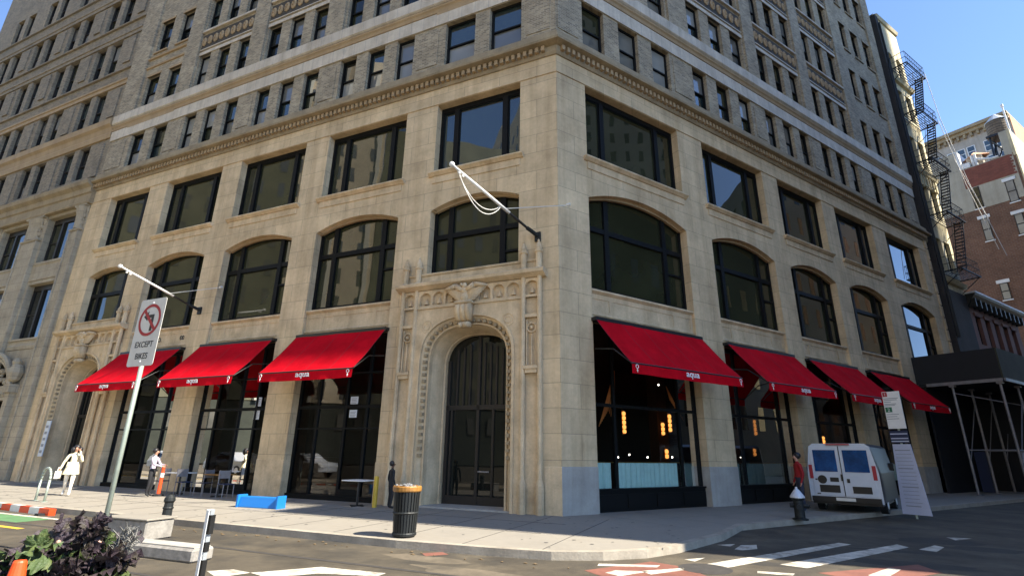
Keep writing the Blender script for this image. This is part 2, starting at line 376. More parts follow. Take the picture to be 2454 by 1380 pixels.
# patched asphalt and stains: irregular sheets a few millimetres thick
prng = random.Random(3)
M['patchd'] = mat('dark_asphalt_patch', (.035, .03, .023), .9, var=.3, scale=2, bump=.5, bscale=60)
M['patchl'] = mat('worn_brown_asphalt', (.14, .112, .075), .9, var=.35, scale=1.2, bump=.5, bscale=60, col2=(.06, .05, .035))
M['gum'] = mat('gum_spots', (.07, .065, .06), .8)
def blob(cx, cy, rx, ry, n=14):
    return [(cx + rx * math.cos(2 * PI * k / n) * prng.uniform(.7, 1.15), cy + ry * math.sin(2 * PI * k / n) * prng.uniform(.7, 1.15)) for k in range(n)]
for k in range(16): sheet('asphalt_patch', blob(prng.uniform(-16, 7), prng.uniform(-11, -5.9), prng.uniform(.5, 2.2), prng.uniform(.12, .5)), RZ + .0006 + .0001 * k, M['patchd'] if k % 2 else M['patchl'])
for k in range(8): sheet('asphalt_patch', blob(prng.uniform(4.5, 11), prng.uniform(-4.5, 4), prng.uniform(.4, 1.2), prng.uniform(.2, .6)), RZ + .0006 + .0001 * k, M['patchd'])
b = MB()
for k in range(260):
    x, y = prng.uniform(-22, 3.5), prng.uniform(-5.2, -.3)
    if x > 2 and y < -4: continue
    r_ = prng.uniform(.015, .045); b.poly([(x + r_ * math.cos(a), y + r_ * math.sin(a), .0042) for a in (0, 1, 2, 3, 4, 5)])
o = b.build('gum_spots', M['gum']); o['kind'] = 'stuff'; o['label'] = 'dark spots of trodden gum on the pavement'
b = MB()
for k in range(90):
    x = prng.uniform(-24, 2.2); y = prng.uniform(-5.95, -5.62); r_ = prng.uniform(.01, .035); b.ball((x, y, RZ + .01), r_, 5, sx=prng.uniform(.6, 2), sz=.5)
o = b.build('gutter_litter', M['litter']); o['kind'] = 'stuff'; o['label'] = 'leaf litter and grit along the gutter'
# road paint
def mark(name, px, m, z, label=None, kind='structure'):
    pts = [gpt(x, y, RZ) for x, y in px]
    return sheet(name, [(p.x, p.y) for p in pts], RZ + z, m, kind)
mark('crosswalk_line', [(1655, 1357), (2010, 1300), (2040, 1304), (1712, 1366)], M['paint'], .004)
mark('crosswalk_line', [(1868, 1352), (2150, 1304), (2178, 1311), (1935, 1361)], M['paint'], .004)
for px in ([(1435, 1350), (1582, 1354), (1575, 1359), (1432, 1355)], [(1450, 1372), (1475, 1366), (1560, 1369), (1485, 1380)], [(1535, 1368), (1640, 1360), (1640, 1366), (1560, 1376)],
           [(1760, 1316), (1775, 1306), (1813, 1305), (1815, 1315), (1780, 1318)], [(2203, 1316), (2240, 1306), (2263, 1311), (2245, 1322)], [(1718, 1305), (1762, 1303), (1750, 1309)],
           [(1640, 1340), (1690, 1336), (1665, 1345)], [(2268, 1287), (2330, 1290), (2290, 1294)],
           [(600, 1372), (770, 1358), (925, 1373), (905, 1380), (760, 1374), (640, 1384)], [(495, 1368), (560, 1364), (600, 1372), (520, 1384)], [(2080, 1378), (2130, 1360), (2160, 1364), (2120, 1388)],
           [(1815, 1368), (1905, 1374), (1900, 1379), (1815, 1373)]):
    mark('road_marking', px, M['paint'], .0045)
mark('red_paint_patch', [(1400, 1366), (1560, 1345), (1640, 1358), (1700, 1382), (1500, 1400)], M['redpaint'], .003)
mark('red_paint_patch', [(1960, 1372), (2200, 1352), (2260, 1372), (2100, 1398)], M['redpaint'], .003)
mark('red_paint_patch', [(1010, 1325), (1060, 1322), (1075, 1328), (1020, 1332)], M['redpaint'], .003)
def strip(name, x0, x1, y0, y1, m, z): return sheet(name, [(x0, y0), (x1, y0), (x1, y1), (x0, y1)], RZ + z, m)
strip('bike_lane', -60, -11.3, -7.0, -6.25, M['greenpaint'], .003)
strip('lane_line', -60, -11.0, -6.24, -6.1, M['paint'], .004)
strip('lane_line', -60, -10.0, -7.5, -7.36, M['yellow'], .004)
strip('lane_line', -60, -9.0, -8.4, -8.28, M['paint'], .004)
strip('pale_road_patch', -40, -5.5, -12.5, -9.3, mat('pale_asphalt', (.24, .2, .14), .9, var=.25, scale=.6, bump=.4, bscale=60, stain=.5), .0025)  # paler sheet over part of the road
strip('dark_road_strip', -20, 12, -7.05, -6.95, M['grate'], .0035)  # thin dark strips running along the road
strip('dark_road_strip', -9, 3.2, -9.02, -8.95, M['grate'], .0035)
b = MB(); b.lathe([(.42, 0), (.42, .004)], 24); o = b.build('manhole_cover', M['grate'], loc=(2.2, -6.2, RZ + .003)); tag(o, 'round iron manhole cover set in the road', 'manhole cover')
p = gpt(1690, 1362, RZ)
o.location = (p.x, p.y, RZ + .0005)

# ------------------------------------------------------------------ the corner building
HB = empty('corner_building', (0, 0, 0), label='big corner block of pale limestone arches under grey brick floors', cat='building')
BL = [(-4.916, -1.395)] + [(-(6.358 + 5.336 * k + 4.026), -(6.358 + 5.336 * k)) for k in range(3)] + [(-25.818, -22.496)]
BR = [(1.319, 6.332), (7.884, 12.295), (13.541, 17.606), (18.906, 23.082), (24.719, 29.315)]
EL, ER = -27.65, 30.75
SIDES = (('L', BL, EL, 0.0, 0.0), ('R', BR, 0.0, ER, GAM))
SP, SILL2, SILL3, HEAD3, CB, CT = 10.03, 6.78, 11.63, 14.64, 15.42, 16.38
def rise(w): return .105 * w
DOORC = [-3.155, -24.157]
FLS = [(16.46, 18.68), (20.42, 22.62), (24.42, 26.72), (28.46, 30.76), (32.50, 34.80), (36.54, 38.84)]
def brick_windows(side, k):
    xa, xb = (BL if side == 'L' else BR)[k]; w = xb - xa
    if side == 'L' and k in (0, 4):
        r = [(-2.76, -1.40), (-4.80, -3.42)] if k == 0 else [(-23.65, -22.5), (-25.6, -24.45)]
        return r
    ww = .225 * w
    return [(xa, xa + ww), ((xa + xb - ww) / 2, (xa + xb + ww) / 2), (xb - ww, xb)]
def want(side, k, fl):
    if fl in (0, 1): return True
    if side == 'L': return fl == 2 and k >= 3
    return (fl == 2 and k >= 1) or (fl == 3 and k >= 1) or (fl == 4 and k >= 3) or (fl == 5 and k >= 4)
# -- windows: each built once per size, then copied
def light_quads(mb, rects, tilt=.006):
    for xa, xb, za, zb, y in rects:
        t = [random.uniform(-tilt, tilt) for _ in range(3)]
        mb.poly([(xa, y + t[0], za), (xb, y + t[1], za), (xb, y + t[1] + t[2], zb), (xa, y + t[0] + t[2], zb)])
def wide_window(w, h):
    f = MB(); t = .11; a, c = w * .205, w * .795
    f.box(0, w, .0, .12, h - .2, h); f.box(0, w, .0, .12, 0, .12)
    f.box(0, t, .0, .12, .12, h - .2); f.box(w - t, w, .0, .12, .12, h - .2)
    for x in (a, c): f.box(x - .10, x + .10, -.03, .12, .12, h - .2)
    for xa, xb in ((t, a - .10), (a + .10, c - .10), (c + .10, w - t)):   # thin inner sash
        f.box(xa, xa + .035, .03, .1, .12, h - .2); f.box(xb - .035, xb, .03, .1, .12, h - .2); f.box(xa + .035, xb - .035, .03, .1, h - .245, h - .2); f.box(xa + .035, xb - .035, .03, .1, .12, .165)
    g = MB(); light_quads(g, [(t, a - .1, .12, h - .2, .07), (a + .1, c - .1, .12, h - .2, .07), (c + .1, w - t, .12, h - .2, .07)])
    return f, g
def arch_window(w, h, rs, bot=True):
    # h = height to springing, rs = rise
    f = MB(); t = .12; A = arc(0, w, h, rs, 18); B = arc(t, w - t, h - .02, rs - .10, 18)
    for i in range(18):
        (ax, az), (bx, bz) = A[i], A[i + 1]; (cx, cz), (dx, dz) = B[i], B[i + 1]
        f.poly([(cx, 0, cz), (dx, 0, dz), (bx, 0, bz), (ax, 0, az)]); f.poly([(cx, 0, cz), (cx, .12, cz), (dx, .12, dz), (dx, 0, dz)])
    f.box(0, t, 0, .12, 0, h); f.box(w - t, w, 0, .12, 0, h); f.box(t, w - t, 0, .12, 0, .14)
    a, c = w * .205, w * .795
    def top(x):
        R = ((w / 2) ** 2 + rs * rs) / (2 * rs); return h + rs - R + math.sqrt(max(R * R - (x - w / 2) ** 2, 0)) - .06
    zt = h - .98
    for x in (a, c): f.box(x - .10, x + .10, -.03, .12, .14, top(x))
    for xa, xb in ((t, a - .1), (a + .1, c - .1), (c + .1, w - t)): f.box(xa, xb, -.02, .12, zt - .09, zt + .09)
    f.box(c + .1, w - t, .0, .1, zt - .95, zt - .87)
    f.box(t, a - .1, .0, .1, zt - .95, zt - .87) if random.random() < 0 else None
    g = MB()
    light_quads(g, [(t, a - .1, .14, zt - .09, .07), (a + .1, c - .1, .14, zt - .09, .07), (c + .1, w - t, .14, zt - .95, .07), (c + .1, w - t, zt - .87, zt - .09, .07)])
    for xa, xb in ((t, a - .1), (a + .1, c - .1), (c + .1, w - t)):
        n = 8; pts = [(xa + (xb - xa) * i / n) for i in range(n + 1)]
        g.poly([(xa, .07, zt + .09), (xb, .07, zt + .09)] + [(x, .07, top(x) + .02) for x in reversed(pts)])
    return f, g
def sash_window(w, h):
    f = MB(); t = .085
    f.box(0, t, 0, .14, 0, h); f.box(w - t, w, 0, .14, 0, h); f.box(t, w - t, 0, .14, h - .10, h); f.box(t, w - t, 0, .14, 0, .09)
    f.box(t, w - t, .02, .12, h * .5 - .035, h * .5 + .035)
    g = MB(); light_quads(g, [(t, w - t, .09, h * .5, .10), (t, w - t, h * .5, h - .1, .06)], .004); g.mi[random.randint(0, 1)] = 1
    return f, g
PANES = {'wide_window': ['gl_olive', 'gl_olive', 'gl_olive', 'gl_teal'], 'arched_window': ['gl_olive', 'gl_dark', 'gl_olive'], 'sash_window': ['gl_grey', 'gl_dark', 'gl_teal', 'gl_grey', 'gl_olive', 'gl_pale', 'gl_grey']}
WCACHE = {}
def put_window(kind, maker, args, parent, side_rot, x, y, z, pane=None, fm='frame'):
    key = (kind, pane, fm) + tuple(round(a, 3) for a in args)
    ca, sa = math.cos(side_rot), math.sin(side_rot)
    loc = (x * ca - y * sa, x * sa + y * ca, z)
    pm = pane or random.choice(PANES[kind])
    key = key + (pm,)
    variants = WCACHE.setdefault(key, [])
    if len(variants) < 3:
        f, g = maker(*args)
        o = f.build(kind, M[fm], parent, loc, side_rot); g.build('pane', [M[pm], M[random.choice(['gl_grey', 'gl_dark', 'gl_pale', 'gl_teal'])]] if 1 in g.mi else M[pm], o); variants.append(o)
    else:
        o = copy_tree(random.choice(variants), parent); o.location = loc; o.rotation_euler = (0, 0, side_rot)
    return o
for side, BAYS, XE0, XE1, rot in SIDES:
    k0, k1 = (0, KM) if side == 'L' else (-KM, 0)
    ops = []
    for i, (xa, xb) in enumerate(BAYS):
        rs = rise(xb - xa); door = side == 'L' and i in (0, 4)
        if door:
            c = (xa + xb) / 2
            ops.append((xa, xb, 7.55, SP + rs, rs)); ops.append((c - 1.72, c + 1.72, 0, 5.95, 0, .05))
        else: ops.append((xa, xb, 0, SP + rs, rs))
        ops.append((xa, xb, SILL3, HEAD3))
    w = MB(); w.facade(XE0, XE1, 0, CB, ops)
    w.build('stone_wall', M['lime'], HB, rotz=rot)
    # grey base course on the piers, 15 mm proud
    xs = sorted(BAYS); cur = XE0
    for j, (xa, xb) in enumerate(xs + [(XE1, XE1)]):
        if j < 5 and side == 'L' and (xa, xb) in (BL[0], BL[4]): c = (xa + xb) / 2; xa, xb = c - 2.66, c + 2.66
        bc = MB()
        if xa > cur + .01:
            bc.sweep([(.33, 0), (-.015, 0), (-.015, 1.25), (0, 1.27), (.33, 1.27)], cur - .012 if j else cur, xa + .012 if j < 5 else xa, -KM if (side == 'R' and j == 0) else 0, KM if (side == 'L' and j == 5) else 0)
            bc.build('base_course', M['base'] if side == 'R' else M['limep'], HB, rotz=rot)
        cur = xb
    # head string at the third-floor window heads, cornice with dentils, brick sill course
    mo = MB()
    mo.sweep([(.01, HEAD3 + .02), (-.035, HEAD3 + .02), (-.035, HEAD3 + .055), (.01, HEAD3 + .07)], XE0, XE1, k0, k1)
    mo.build('string_course', M['lime'], HB, rotz=rot)
    mo = MB()
    mo.sweep([(.3, CB - .001), (-.05, CB - .001), (-.08, CB + .06), (-.10, CB + .10), (-.10, CB + .34), (-.30, CB + .38), (-.38, CB + .40), (-.40, CB + .48), (-.36, CB + .52), (-.18, CB + .56), (-.16, CT), (.3, CT)], XE0 - (.0 if side == 'L' else 0), XE1 + (.25 if side == 'R' else 0), k0, k1)
    n = int((XE1 - XE0 - .2) / .235)
    for i in range(n):
        x = XE0 + .12 + i * .235
        mo.box(x, x + .13, -.235, -.095, CB + .13, CB + .335, 1)
    mo.build('cornice', [M['cornice'], M['tan']], HB, rotz=rot)
    # window ledges of the third floor
    for i, (xa, xb) in enumerate(BAYS):
        mo = MB(); mo.sweep([(.33, SILL3 - .001), (-.17, SILL3 - .03), (-.18, SILL3 - .09), (-.12, SILL3 - .14), (-.07, SILL3 - .19), (.0, SILL3 - .20), (0.33, SILL3 - .18)], xa - .16, xb + .16)
        mo.box(xa - .02, xb + .02, -.035, .02, SILL3 - .48, SILL3 - .2)
        mo.build('window_ledge', M['limep'], HB, rotz=rot, bevel=.008)
        put_window('wide_window', wide_window, (xb - xa, HEAD3 - SILL3), HB, rot, xa, .31, SILL3)
        rs = rise(xb - xa); door = side == 'L' and i in (0, 4)
        z2 = 7.55 if door else SILL2
        put_window('arched_window', arch_window, (xb - xa, SP - z2, rs), HB, rot, xa, .31, z2)
        # slim roll moulding round the arch
        A = arc(xa - .0, xb + .0, SP, rs, 20); mo = MB()
        A2 = arc(xa + .13, xb - .13, SP - .01, rs - .09, 20)
        for (p, q, p2, q2) in zip(A[:-1], A[1:], A2[:-1], A2[1:]):
            mo.poly([(p[0], .20, p[1]), (q[0], .20, q[1]), (q2[0], .20, q2[1]), (p2[0], .20, p2[1])]); mo.poly([(p2[0], .20, p2[1]), (q2[0], .20, q2[1]), (q2[0], .32, q2[1]), (p2[0], .32, p2[1])])
        mo.build('arch_soffit', M['tan'], HB, rotz=rot)
        if not door:
            mo = MB(); bw = xb - xa
            ps = [(xa + .12, xa + .17 * bw, 6.06, 6.46, 0, .02), (xa + .21 * bw, xa + .79 * bw, 6.06, 6.46, 0, .02), (xb - .17 * bw, xb - .12, 6.06, 6.46, 0, .02)]
            mo.facade(xa + .012, xb - .012, 5.70, SILL2 - .15, ps, y=.12, depth=.02)
            for q in ps: mo.poly([(q[0], .14, q[2]), (q[1], .14, q[2]), (q[1], .14, q[3]), (q[0], .14, q[3])])
            mo.sweep([(.33, SILL2 - .001), (.03, SILL2 - .02), (.02, SILL2 - .08), (.07, SILL2 - .12), (.12, SILL2 - .16), (.33, SILL2 - .16)], xa + .013, xb - .013)
            mo.sweep([(.14, 5.87), (.085, 5.885), (.075, 5.93), (.11, 5.96), (.14, 5.98)], xa + .013, xb - .013)
            mo.poly([(xa + .012, .12, 5.7), (xb - .012, .12, 5.7), (xb - .012, .6, 5.7), (xa + .012, .6, 5.7)])
            mo.build('panelled_band', M['limep'], HB, rotz=rot)
            # the panel slip of masonry that the arched window stands on
    # brick storeys
    ops = []
    for fl, (za, zb) in enumerate(FLS):
        for k in range(5):
            if not want(side, k, fl): continue
            for xa, xb in brick_windows(side, k): ops.append((xa, xb, za, zb, 0, .26))
    w = MB(); w.facade(XE0, XE1, CT, 46, ops, y=.03, depth=.26)
    w.build('brick_wall', M['brick'], HB, rotz=rot)
    for fl, (za, zb) in enumerate(FLS):
        for k in range(5):
            if not want(side, k, fl): continue
            for xa, xb in brick_windows(side, k): put_window('sash_window', sash_window, (xb - xa, zb - za), HB, rot, xa, .2, za)
            BX = BAYS[k]; x0, x1 = BX[0] - .06, BX[1] + .06
            simple = (k == 4) or (side == 'L' and k == 0)
            if fl >= 1:
                mo = MB()
                if not simple:
                    mo.box(x0, x1, -.02, .1, zb, zb + .2, 0)
                    mo.sweep([(.1, zb + 1.55), (-.10, zb + 1.57), (-.11, zb + 1.66), (-.05, zb + 1.78), (.1, zb + 1.78)], x0, x1, m=0)
                    mo.box(x0, x1, -.03, .1, zb + .34, zb + .40, 0)
                    mo.box(x0 + .02, x1 - .02, .0, .1, zb + .42, zb + 1.42, 1)
                    n = max(5, int((x1 - x0) / .46))
                    for j in range(n):          # raised scroll rosettes
                        cx = x0 + (j + .5) * (x1 - x0) / n
                        mo.lathe([(.19, 0), (.19, .04), (.11, .09), (.07, .03), (.03, .11)], 8, (0, 0, 0), 2)
                        for q in range(len(mo.v) - 40, len(mo.v)):
                            X, Y, Z = mo.v[q]; mo.v[q] = (cx + X, -Z, zb + .92 + Y * 1.6)
                    mo.build('ornament_spandrel', [M['terra'], M['spand'], M['tan']], HB, rotz=rot)
                else:
                    tm = M['tan'] if side == 'L' else M['brick']
                    for xa, xb in brick_windows(side, k):
                        mo = MB(); mo.box(xa - .05, xb + .05, -.015, .1, zb, zb + .16, 0); mo.build('window_lintel', tm, HB, rotz=rot)
                        mo = MB(); mo.box(xa - .05, xb + .05, -.05, .25, za - .1, za + .0, 0); mo.build('window_sill', tm, HB, rotz=rot)
                    if side == 'L':
                        mo = MB(); mo.sweep([(.1, za - .55), (-.06, za - .5), (-.08, za - .42), (.1, za - .4)], x0 - .3, x1 + .3); mo.build('string_course', tm, HB, rotz=rot)
                        mo = MB(); mo.sweep([(.1, za - 1.2), (-.04, za - 1.15), (-.05, za - 1.05), (.1, za - 1.0)], x0 - .3, x1 + .3); mo.build('string_course', tm, HB, rotz=rot)
    # wide terracotta band between floors
    mo = MB(); mo.sweep([(.1, 18.70), (-.03, 18.70), (-.03, 19.34), (-.0, 19.36), (.1, 19.36)], XE0, XE1, k0, k1)
    mo.sweep([(.1, 19.72), (-.10, 19.74), (-.16, 19.80), (-.16, 20.32), (-.1, 20.36), (.1, 20.38)], XE0, XE1, k0, k1)
    mo.build('terracotta_band', M['terra'], HB, rotz=rot)
    mo = MB(); mo.sweep([(.1, 19.362), (-.05, 19.37), (-.07, 19.45), (-.03, 19.5), (-.05, 19.56), (-.10, 19.62), (-.11, 19.70), (.1, 19.715)], XE0, XE1, k0, k1)
    mo.build('band_moulding', M['tan'], HB, rotz=rot)
    # brick piers between bays, proud of the wall above the band
    edges = sorted(BAYS); cur = XE0
    for xa, xb in edges + [(XE1, XE1)]:
        if xa - cur > .3:
            a_, b_ = cur + .12, xa - .12
            if cur == XE0: a_ = XE0 + .12
            kk0 = -KM if (side == 'R' and cur == XE0) else 0; kk1 = KM if (side == 'L' and xa == XE1) else 0
            if kk0: a_ = 0.0
            if kk1: b_ = 0.0
            mo = MB(); mo.sweep([(.1, 20.385), (-.09, 20.385), (-.09, 45.6), (.1, 45.6)], a_, b_, kk0, kk1); mo.build('brick_pier', M['brick'], HB, rotz=rot)
            if xa - cur > .8: mo = MB(); mo.sweep([(.1, 16.72), (-.0, 16.72), (-.0, 18.45), (.1, 18.45)], a_ + .1, b_ - .1 if not kk1 else -.25, 0, 0); mo.build('pier_panel', M['brick'], HB, rotz=rot)
        cur = xb
# plan: back walls, roof, ground-floor ceiling
b = MB(); PL = [(EL, .03), (0, .03), tuple(rw(ER, -.03, 0))[:2], tuple(rw(ER, -22, 0))[:2], (EL, 24)]
b.poly([(x, y, 45.5) for x, y in PL])
for (x0, y0), (x1, y1) in zip(PL[2:], PL[3:] + PL[:1]):
    b.poly([(x0, y0, 0), (x1, y1, 0), (x1, y1, 45.5), (x0, y0, 45.5)])
b.build('party_walls', M['brick'], HB)
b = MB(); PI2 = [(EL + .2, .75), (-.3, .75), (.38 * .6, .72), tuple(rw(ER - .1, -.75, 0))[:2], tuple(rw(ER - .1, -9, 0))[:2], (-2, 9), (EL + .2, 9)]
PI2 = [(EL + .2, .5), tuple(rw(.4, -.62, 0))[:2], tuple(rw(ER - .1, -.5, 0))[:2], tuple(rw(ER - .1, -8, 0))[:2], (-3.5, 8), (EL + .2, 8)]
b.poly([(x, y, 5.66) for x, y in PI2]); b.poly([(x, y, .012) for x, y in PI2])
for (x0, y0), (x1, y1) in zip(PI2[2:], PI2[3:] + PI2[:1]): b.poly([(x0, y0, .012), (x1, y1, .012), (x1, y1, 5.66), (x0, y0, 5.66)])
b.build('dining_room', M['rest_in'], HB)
b = MB()                                                                # room pillars and booths, faintly seen through the glass
for x in (-8, -13.5, -19):
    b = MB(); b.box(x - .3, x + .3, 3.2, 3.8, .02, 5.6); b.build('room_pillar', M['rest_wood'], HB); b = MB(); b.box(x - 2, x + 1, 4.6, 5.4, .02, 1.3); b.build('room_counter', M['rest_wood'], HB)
b = MB()
for v in (3, 8, 13, 18, 23):
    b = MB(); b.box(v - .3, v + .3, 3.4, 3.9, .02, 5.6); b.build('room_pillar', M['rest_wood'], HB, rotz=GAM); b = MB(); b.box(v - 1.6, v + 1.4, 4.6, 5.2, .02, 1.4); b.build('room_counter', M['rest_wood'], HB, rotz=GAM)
# end quoins of the side-street front
b = MB()
for i in range(20):
    z = .1 + i * .78; d = .34 if i % 2 else .22
    b.box(ER - d, ER + .03, -.06, .1, z, z + .72)
b.build('quoins', M['lime'], HB, rotz=GAM, bevel=.02)

# ---- shopfronts
def shopfront(xa, xb, rot, kind):
    w = xb - xa
    f = MB(); y0, y1 = .30, .40
    def bx(x0, x1, z0, z1, ya=y0, yb=y1): f.box(x0, x1, ya, yb, z0, z1)
    if kind == 'curtain':
        bx(.02, w - .02, 0, .58, .22, .40)                                # bulkhead with panels
        for j in range(4): bx(.1 + j * w / 4, -.05 + (j + 1) * w / 4, .1, .48, .19, .22)
        bx(.02, w - .02, .58, .64, .17, .42)
        ms = [.02, .20 * w, .80 * w, w - .12]
        for m_ in ms: bx(m_, m_ + .10, .64, 5.66)
        for a_, c_ in zip(ms[:-1], ms[1:]): bx(a_ + .1, c_, 3.04, 3.14); bx(a_ + .1, c_, 5.5, 5.66)
        lights = [(a_ + .1, c_, .64, 5.5, .36) for a_, c_ in zip(ms[:-1], ms[1:])]
    else:
        bx(.02, w - .02, 0, .16, .22, .42)
        ms = [.02, .23 * w, .55 * w, .78 * w, w - .12]
        for m_ in ms: bx(m_, m_ + .10, .16, 5.66)
        for a_, c_ in zip(ms[:-1], ms[1:]): bx(a_ + .1, c_, 3.04, 3.15); bx(a_ + .1, c_, 5.5, 5.66); bx(a_ + .1, c_, 2.32, 2.38); bx(a_ + .1, c_, 4.25, 4.31)
        bx(ms[2] + .1, ms[3], .16, .36)
        lights = [(a_ + .1, c_, .16, 5.5, .36) for a_, c_ in zip(ms[:-1], ms[1:])]
    ca, sa = math.cos(rot), math.sin(rot)
    o = f.build('shopfront', M['frame'], HB, (xa * ca, xa * sa, 0), rot)
    g = MB(); light_quads(g, lights, .004); g.build('pane', M['gl_clear'], o)
    if kind == 'curtain':
        c = MB(); n = int(w / .035)
        for a_, c_ in zip(ms[:-1], ms[1:]):
            xs = [a_ + .11 + (c_ - a_ - .12) * i / (n // 2) for i in range(n // 2 + 1)]
            yy = [.52 + .03 * math.sin(x * 34 + 2 * math.sin(x * 5)) + .012 * math.sin(x * 71) for x in xs]
            for i in range(len(xs) - 1): c.poly([(xs[i], yy[i], .60), (xs[i + 1], yy[i + 1], .60), (xs[i + 1], yy[i + 1], 1.37), (xs[i], yy[i], 1.37)])
        c.build('curtain', M['curtain'], o, smooth=True)
        c = MB(); c.tube((.05, .5, 1.39), (w - .05, .5, 1.39), .012); c.build('curtain_rod', M['brass'], o)
    return o
for i in (1, 2, 3): shopfront(BL[i][0], BL[i][1], 0, 'door')
for i in range(5): shopfront(BR[i][0], BR[i][1], GAM, 'curtain')
# notices on the glass
def notice(x, z, w, h, lab, lines=4):
    b = MB(); b.box(0, w, -.006, 0, 0, h); o = b.build('notice', M['paper'], loc=(x, .33, z)); tag(o, lab, 'notice', None)
    b = MB()
    for k in range(lines): b.box(.04, w - .04 - .03 * (k % 2), -.009, -.0062, h - .06 - k * h / (lines + 1) - .02, h - .06 - k * h / (lines + 1))
    b.build('print_lines', M['signgrey'], o); return o
M['signgrey'] = mat('grey_print', (0.25, 0.26, 0.28), .8)
notice(-12.62, 3.2, .3, .34, 'white paper notice on the glass of the middle awning bay, upper of two')
notice(-12.62, 2.7, .3, .36, 'white paper notice on the glass of the middle awning bay, lower of two')
notice(-7.95, 3.18, .33, .26, 'white paper notice above the transom of the shopfront nearest the entrance')
notice(-7.95, 2.72, .33, .26, 'white paper notice just below the transom of the shopfront nearest the entrance')

# ---- entrance portals (gothic stone surround with carved eagle)
def cur(c, hw, zs, rs, n=20):            # depressed arch outline from right jamb over to left jamb
    P = [(c + hw, 0)]
    for i in range(n + 1):
        t = PI * i / n; e = .82
        cx, sz = math.cos(t), math.sin(t)
        P.append((c + hw * math.copysign(abs(cx) ** e, cx), zs + rs * abs(sz) ** e))
    P.append((c - hw, 0)); return P
def ring(mb, A, yA, B, yB, m=0):
    for i in range(len(A) - 1):
        mb.poly([(A[i][0], yA, A[i][1]), (A[i + 1][0], yA, A[i + 1][1]), (B[i + 1][0], yB, B[i + 1][1]), (B[i][0], yB, B[i][1])], m)
def portal(c):
    P = empty('entrance_portal', (c, 0, 0), parent=HB)
    b = MB(); Y = -.14
    R0 = cur(0, 1.74, 4.5, 1.42); R1 = cur(0, 1.66, 4.5, 1.36); R2 = cur(0, 1.60, 4.48, 1.31); R3 = cur(0, 1.46, 4.46, 1.20); R4 = cur(0, 1.40, 4.45, 1.15); R5 = cur(0, 1.27, 4.42, 1.05); R6 = cur(0, 1.22, 4.42, 1.02)
    HW, TOP = 2.60, 6.28
    # face: wall plane around the arch
    for i in range(len(R0) - 1):
        (ax, az), (bx, bz) = R0[i], R0[i + 1]
        if i == 0 or i == len(R0) - 2: continue
        b.poly([(ax, Y, az), (bx, Y, bz), (bx, Y, TOP), (ax, Y, TOP)])
    zs = R0[1][1]
    b.poly([(1.74, Y, 0), (1.98, Y, 0), (1.98, Y, TOP), (1.74, Y, TOP)]); b.poly([(-1.98, Y, 0), (-1.74, Y, 0), (-1.74, Y, TOP), (-1.98, Y, TOP)])
    for s_ in (1, -1):                                             # panelled side pilasters
        x0, x1 = sorted((s_ * 1.98, s_ * HW))
        b.poly([(x0, Y + .10, 0), (x1, Y + .10, 0), (x1, Y + .10, TOP), (x0, Y + .10, TOP)])
        xe = s_ * HW; b.poly([(xe, Y + .10, 0), (xe, .02, 0), (xe, .02, TOP), (xe, Y + .10, TOP)]); xi = s_ * 1.98; b.poly([(xi, Y, 0), (xi, Y + .10, 0), (xi, Y + .10, TOP), (xi, Y, TOP)])
        for xc in (s_ * 2.0, s_ * 2.55):                           # colonnettes
            b.tube((xc, Y - .0, .9), (xc, Y, 7.0), .075, n=8); b.lathe([(.12, 0), (.12, .75), (.08, .9)], 8, (xc, Y, 0))
        b.box(min(s_ * 2.06, s_ * 2.5), max(s_ * 2.06, s_ * 2.5), Y - .09, Y + .06, 4.02, 4.12); b.box(min(s_ * 2.09, s_ * 2.47), max(s_ * 2.09, s_ * 2.47), Y - .05, Y + .06, 3.9, 4.02)
        b.box(min(s_ * 2.06, s_ * 2.5), max(s_ * 2.06, s_ * 2.5), Y - .03, Y + .06, 5.62, 5.72)
        xm = s_ * 2.275                                            # blind tracery with a quatrefoil head
        b.tube((xm, Y + .04, 4.15), (xm, Y + .04, 5.1), .028, n=6)
        for d in (-.16, .16): b.tube((xm + d, Y + .04, 4.15), (xm + d, Y + .04, 5.55), .026, n=6)
        for k in range(8):
            a0, a1 = 2 * PI * k / 8, 2 * PI * (k + 1) / 8; r_ = .15
            b.tube((xm + r_ * math.cos(a0), Y + .03, 5.3 + r_ * math.sin(a0)), (xm + r_ * math.cos(a1), Y + .03, 5.3 + r_ * math.sin(a1)), .024, n=6)
        b.ball((xm, Y + .03, 5.3), .065, 8)
        for q in (0, 1):                                           # spandrel roundels
            xr = s_ * 1.50; zr = 5.62; r_ = .20 - .09 * q
            for k in range(10):
                a0, a1 = 2 * PI * k / 10, 2 * PI * (k + 1) / 10
                b.tube((xr + r_ * math.cos(a0), Y - .0, zr + r_ * math.sin(a0)), (xr + r_ * math.cos(a1), Y - .0, zr + r_ * math.sin(a1)), .022, n=6)
    ring(b, R0, Y, R0, Y - .06); ring(b, R0, Y - .06, R1, Y - .06); ring(b, R1, Y - .06, R1, Y + .03); ring(b, R1, Y + .03, R2, Y + .05); ring(b, R2, Y + .05, R3, Y + .20); ring(b, R3, Y + .20, R3, Y + .14)
    ring(b, R3, Y + .14, R4, Y + .14); ring(b, R4, Y + .14, R4, Y + .34); ring(b, R4, Y + .34, R5, Y + .85); ring(b, R5, Y + .85, R5, Y + .9); ring(b, R5, Y + .9, R6, Y + .92); ring(b, R6, Y + .92, R6, Y + 1.1)
                                                       # leaf bosses in the hollow moulding
    def along(poly, step):
        out = []; acc = 0
        for (ax, az), (bx, bz) in zip(poly[:-1], poly[1:]):
            L = math.hypot(bx - ax, bz - az); t = (step - acc) if acc else 0
            while t <= L: out.append((ax + (bx - ax) * t / L, az + (bz - az) * t / L)); t += step
            acc = (L - (t - step))
        return out
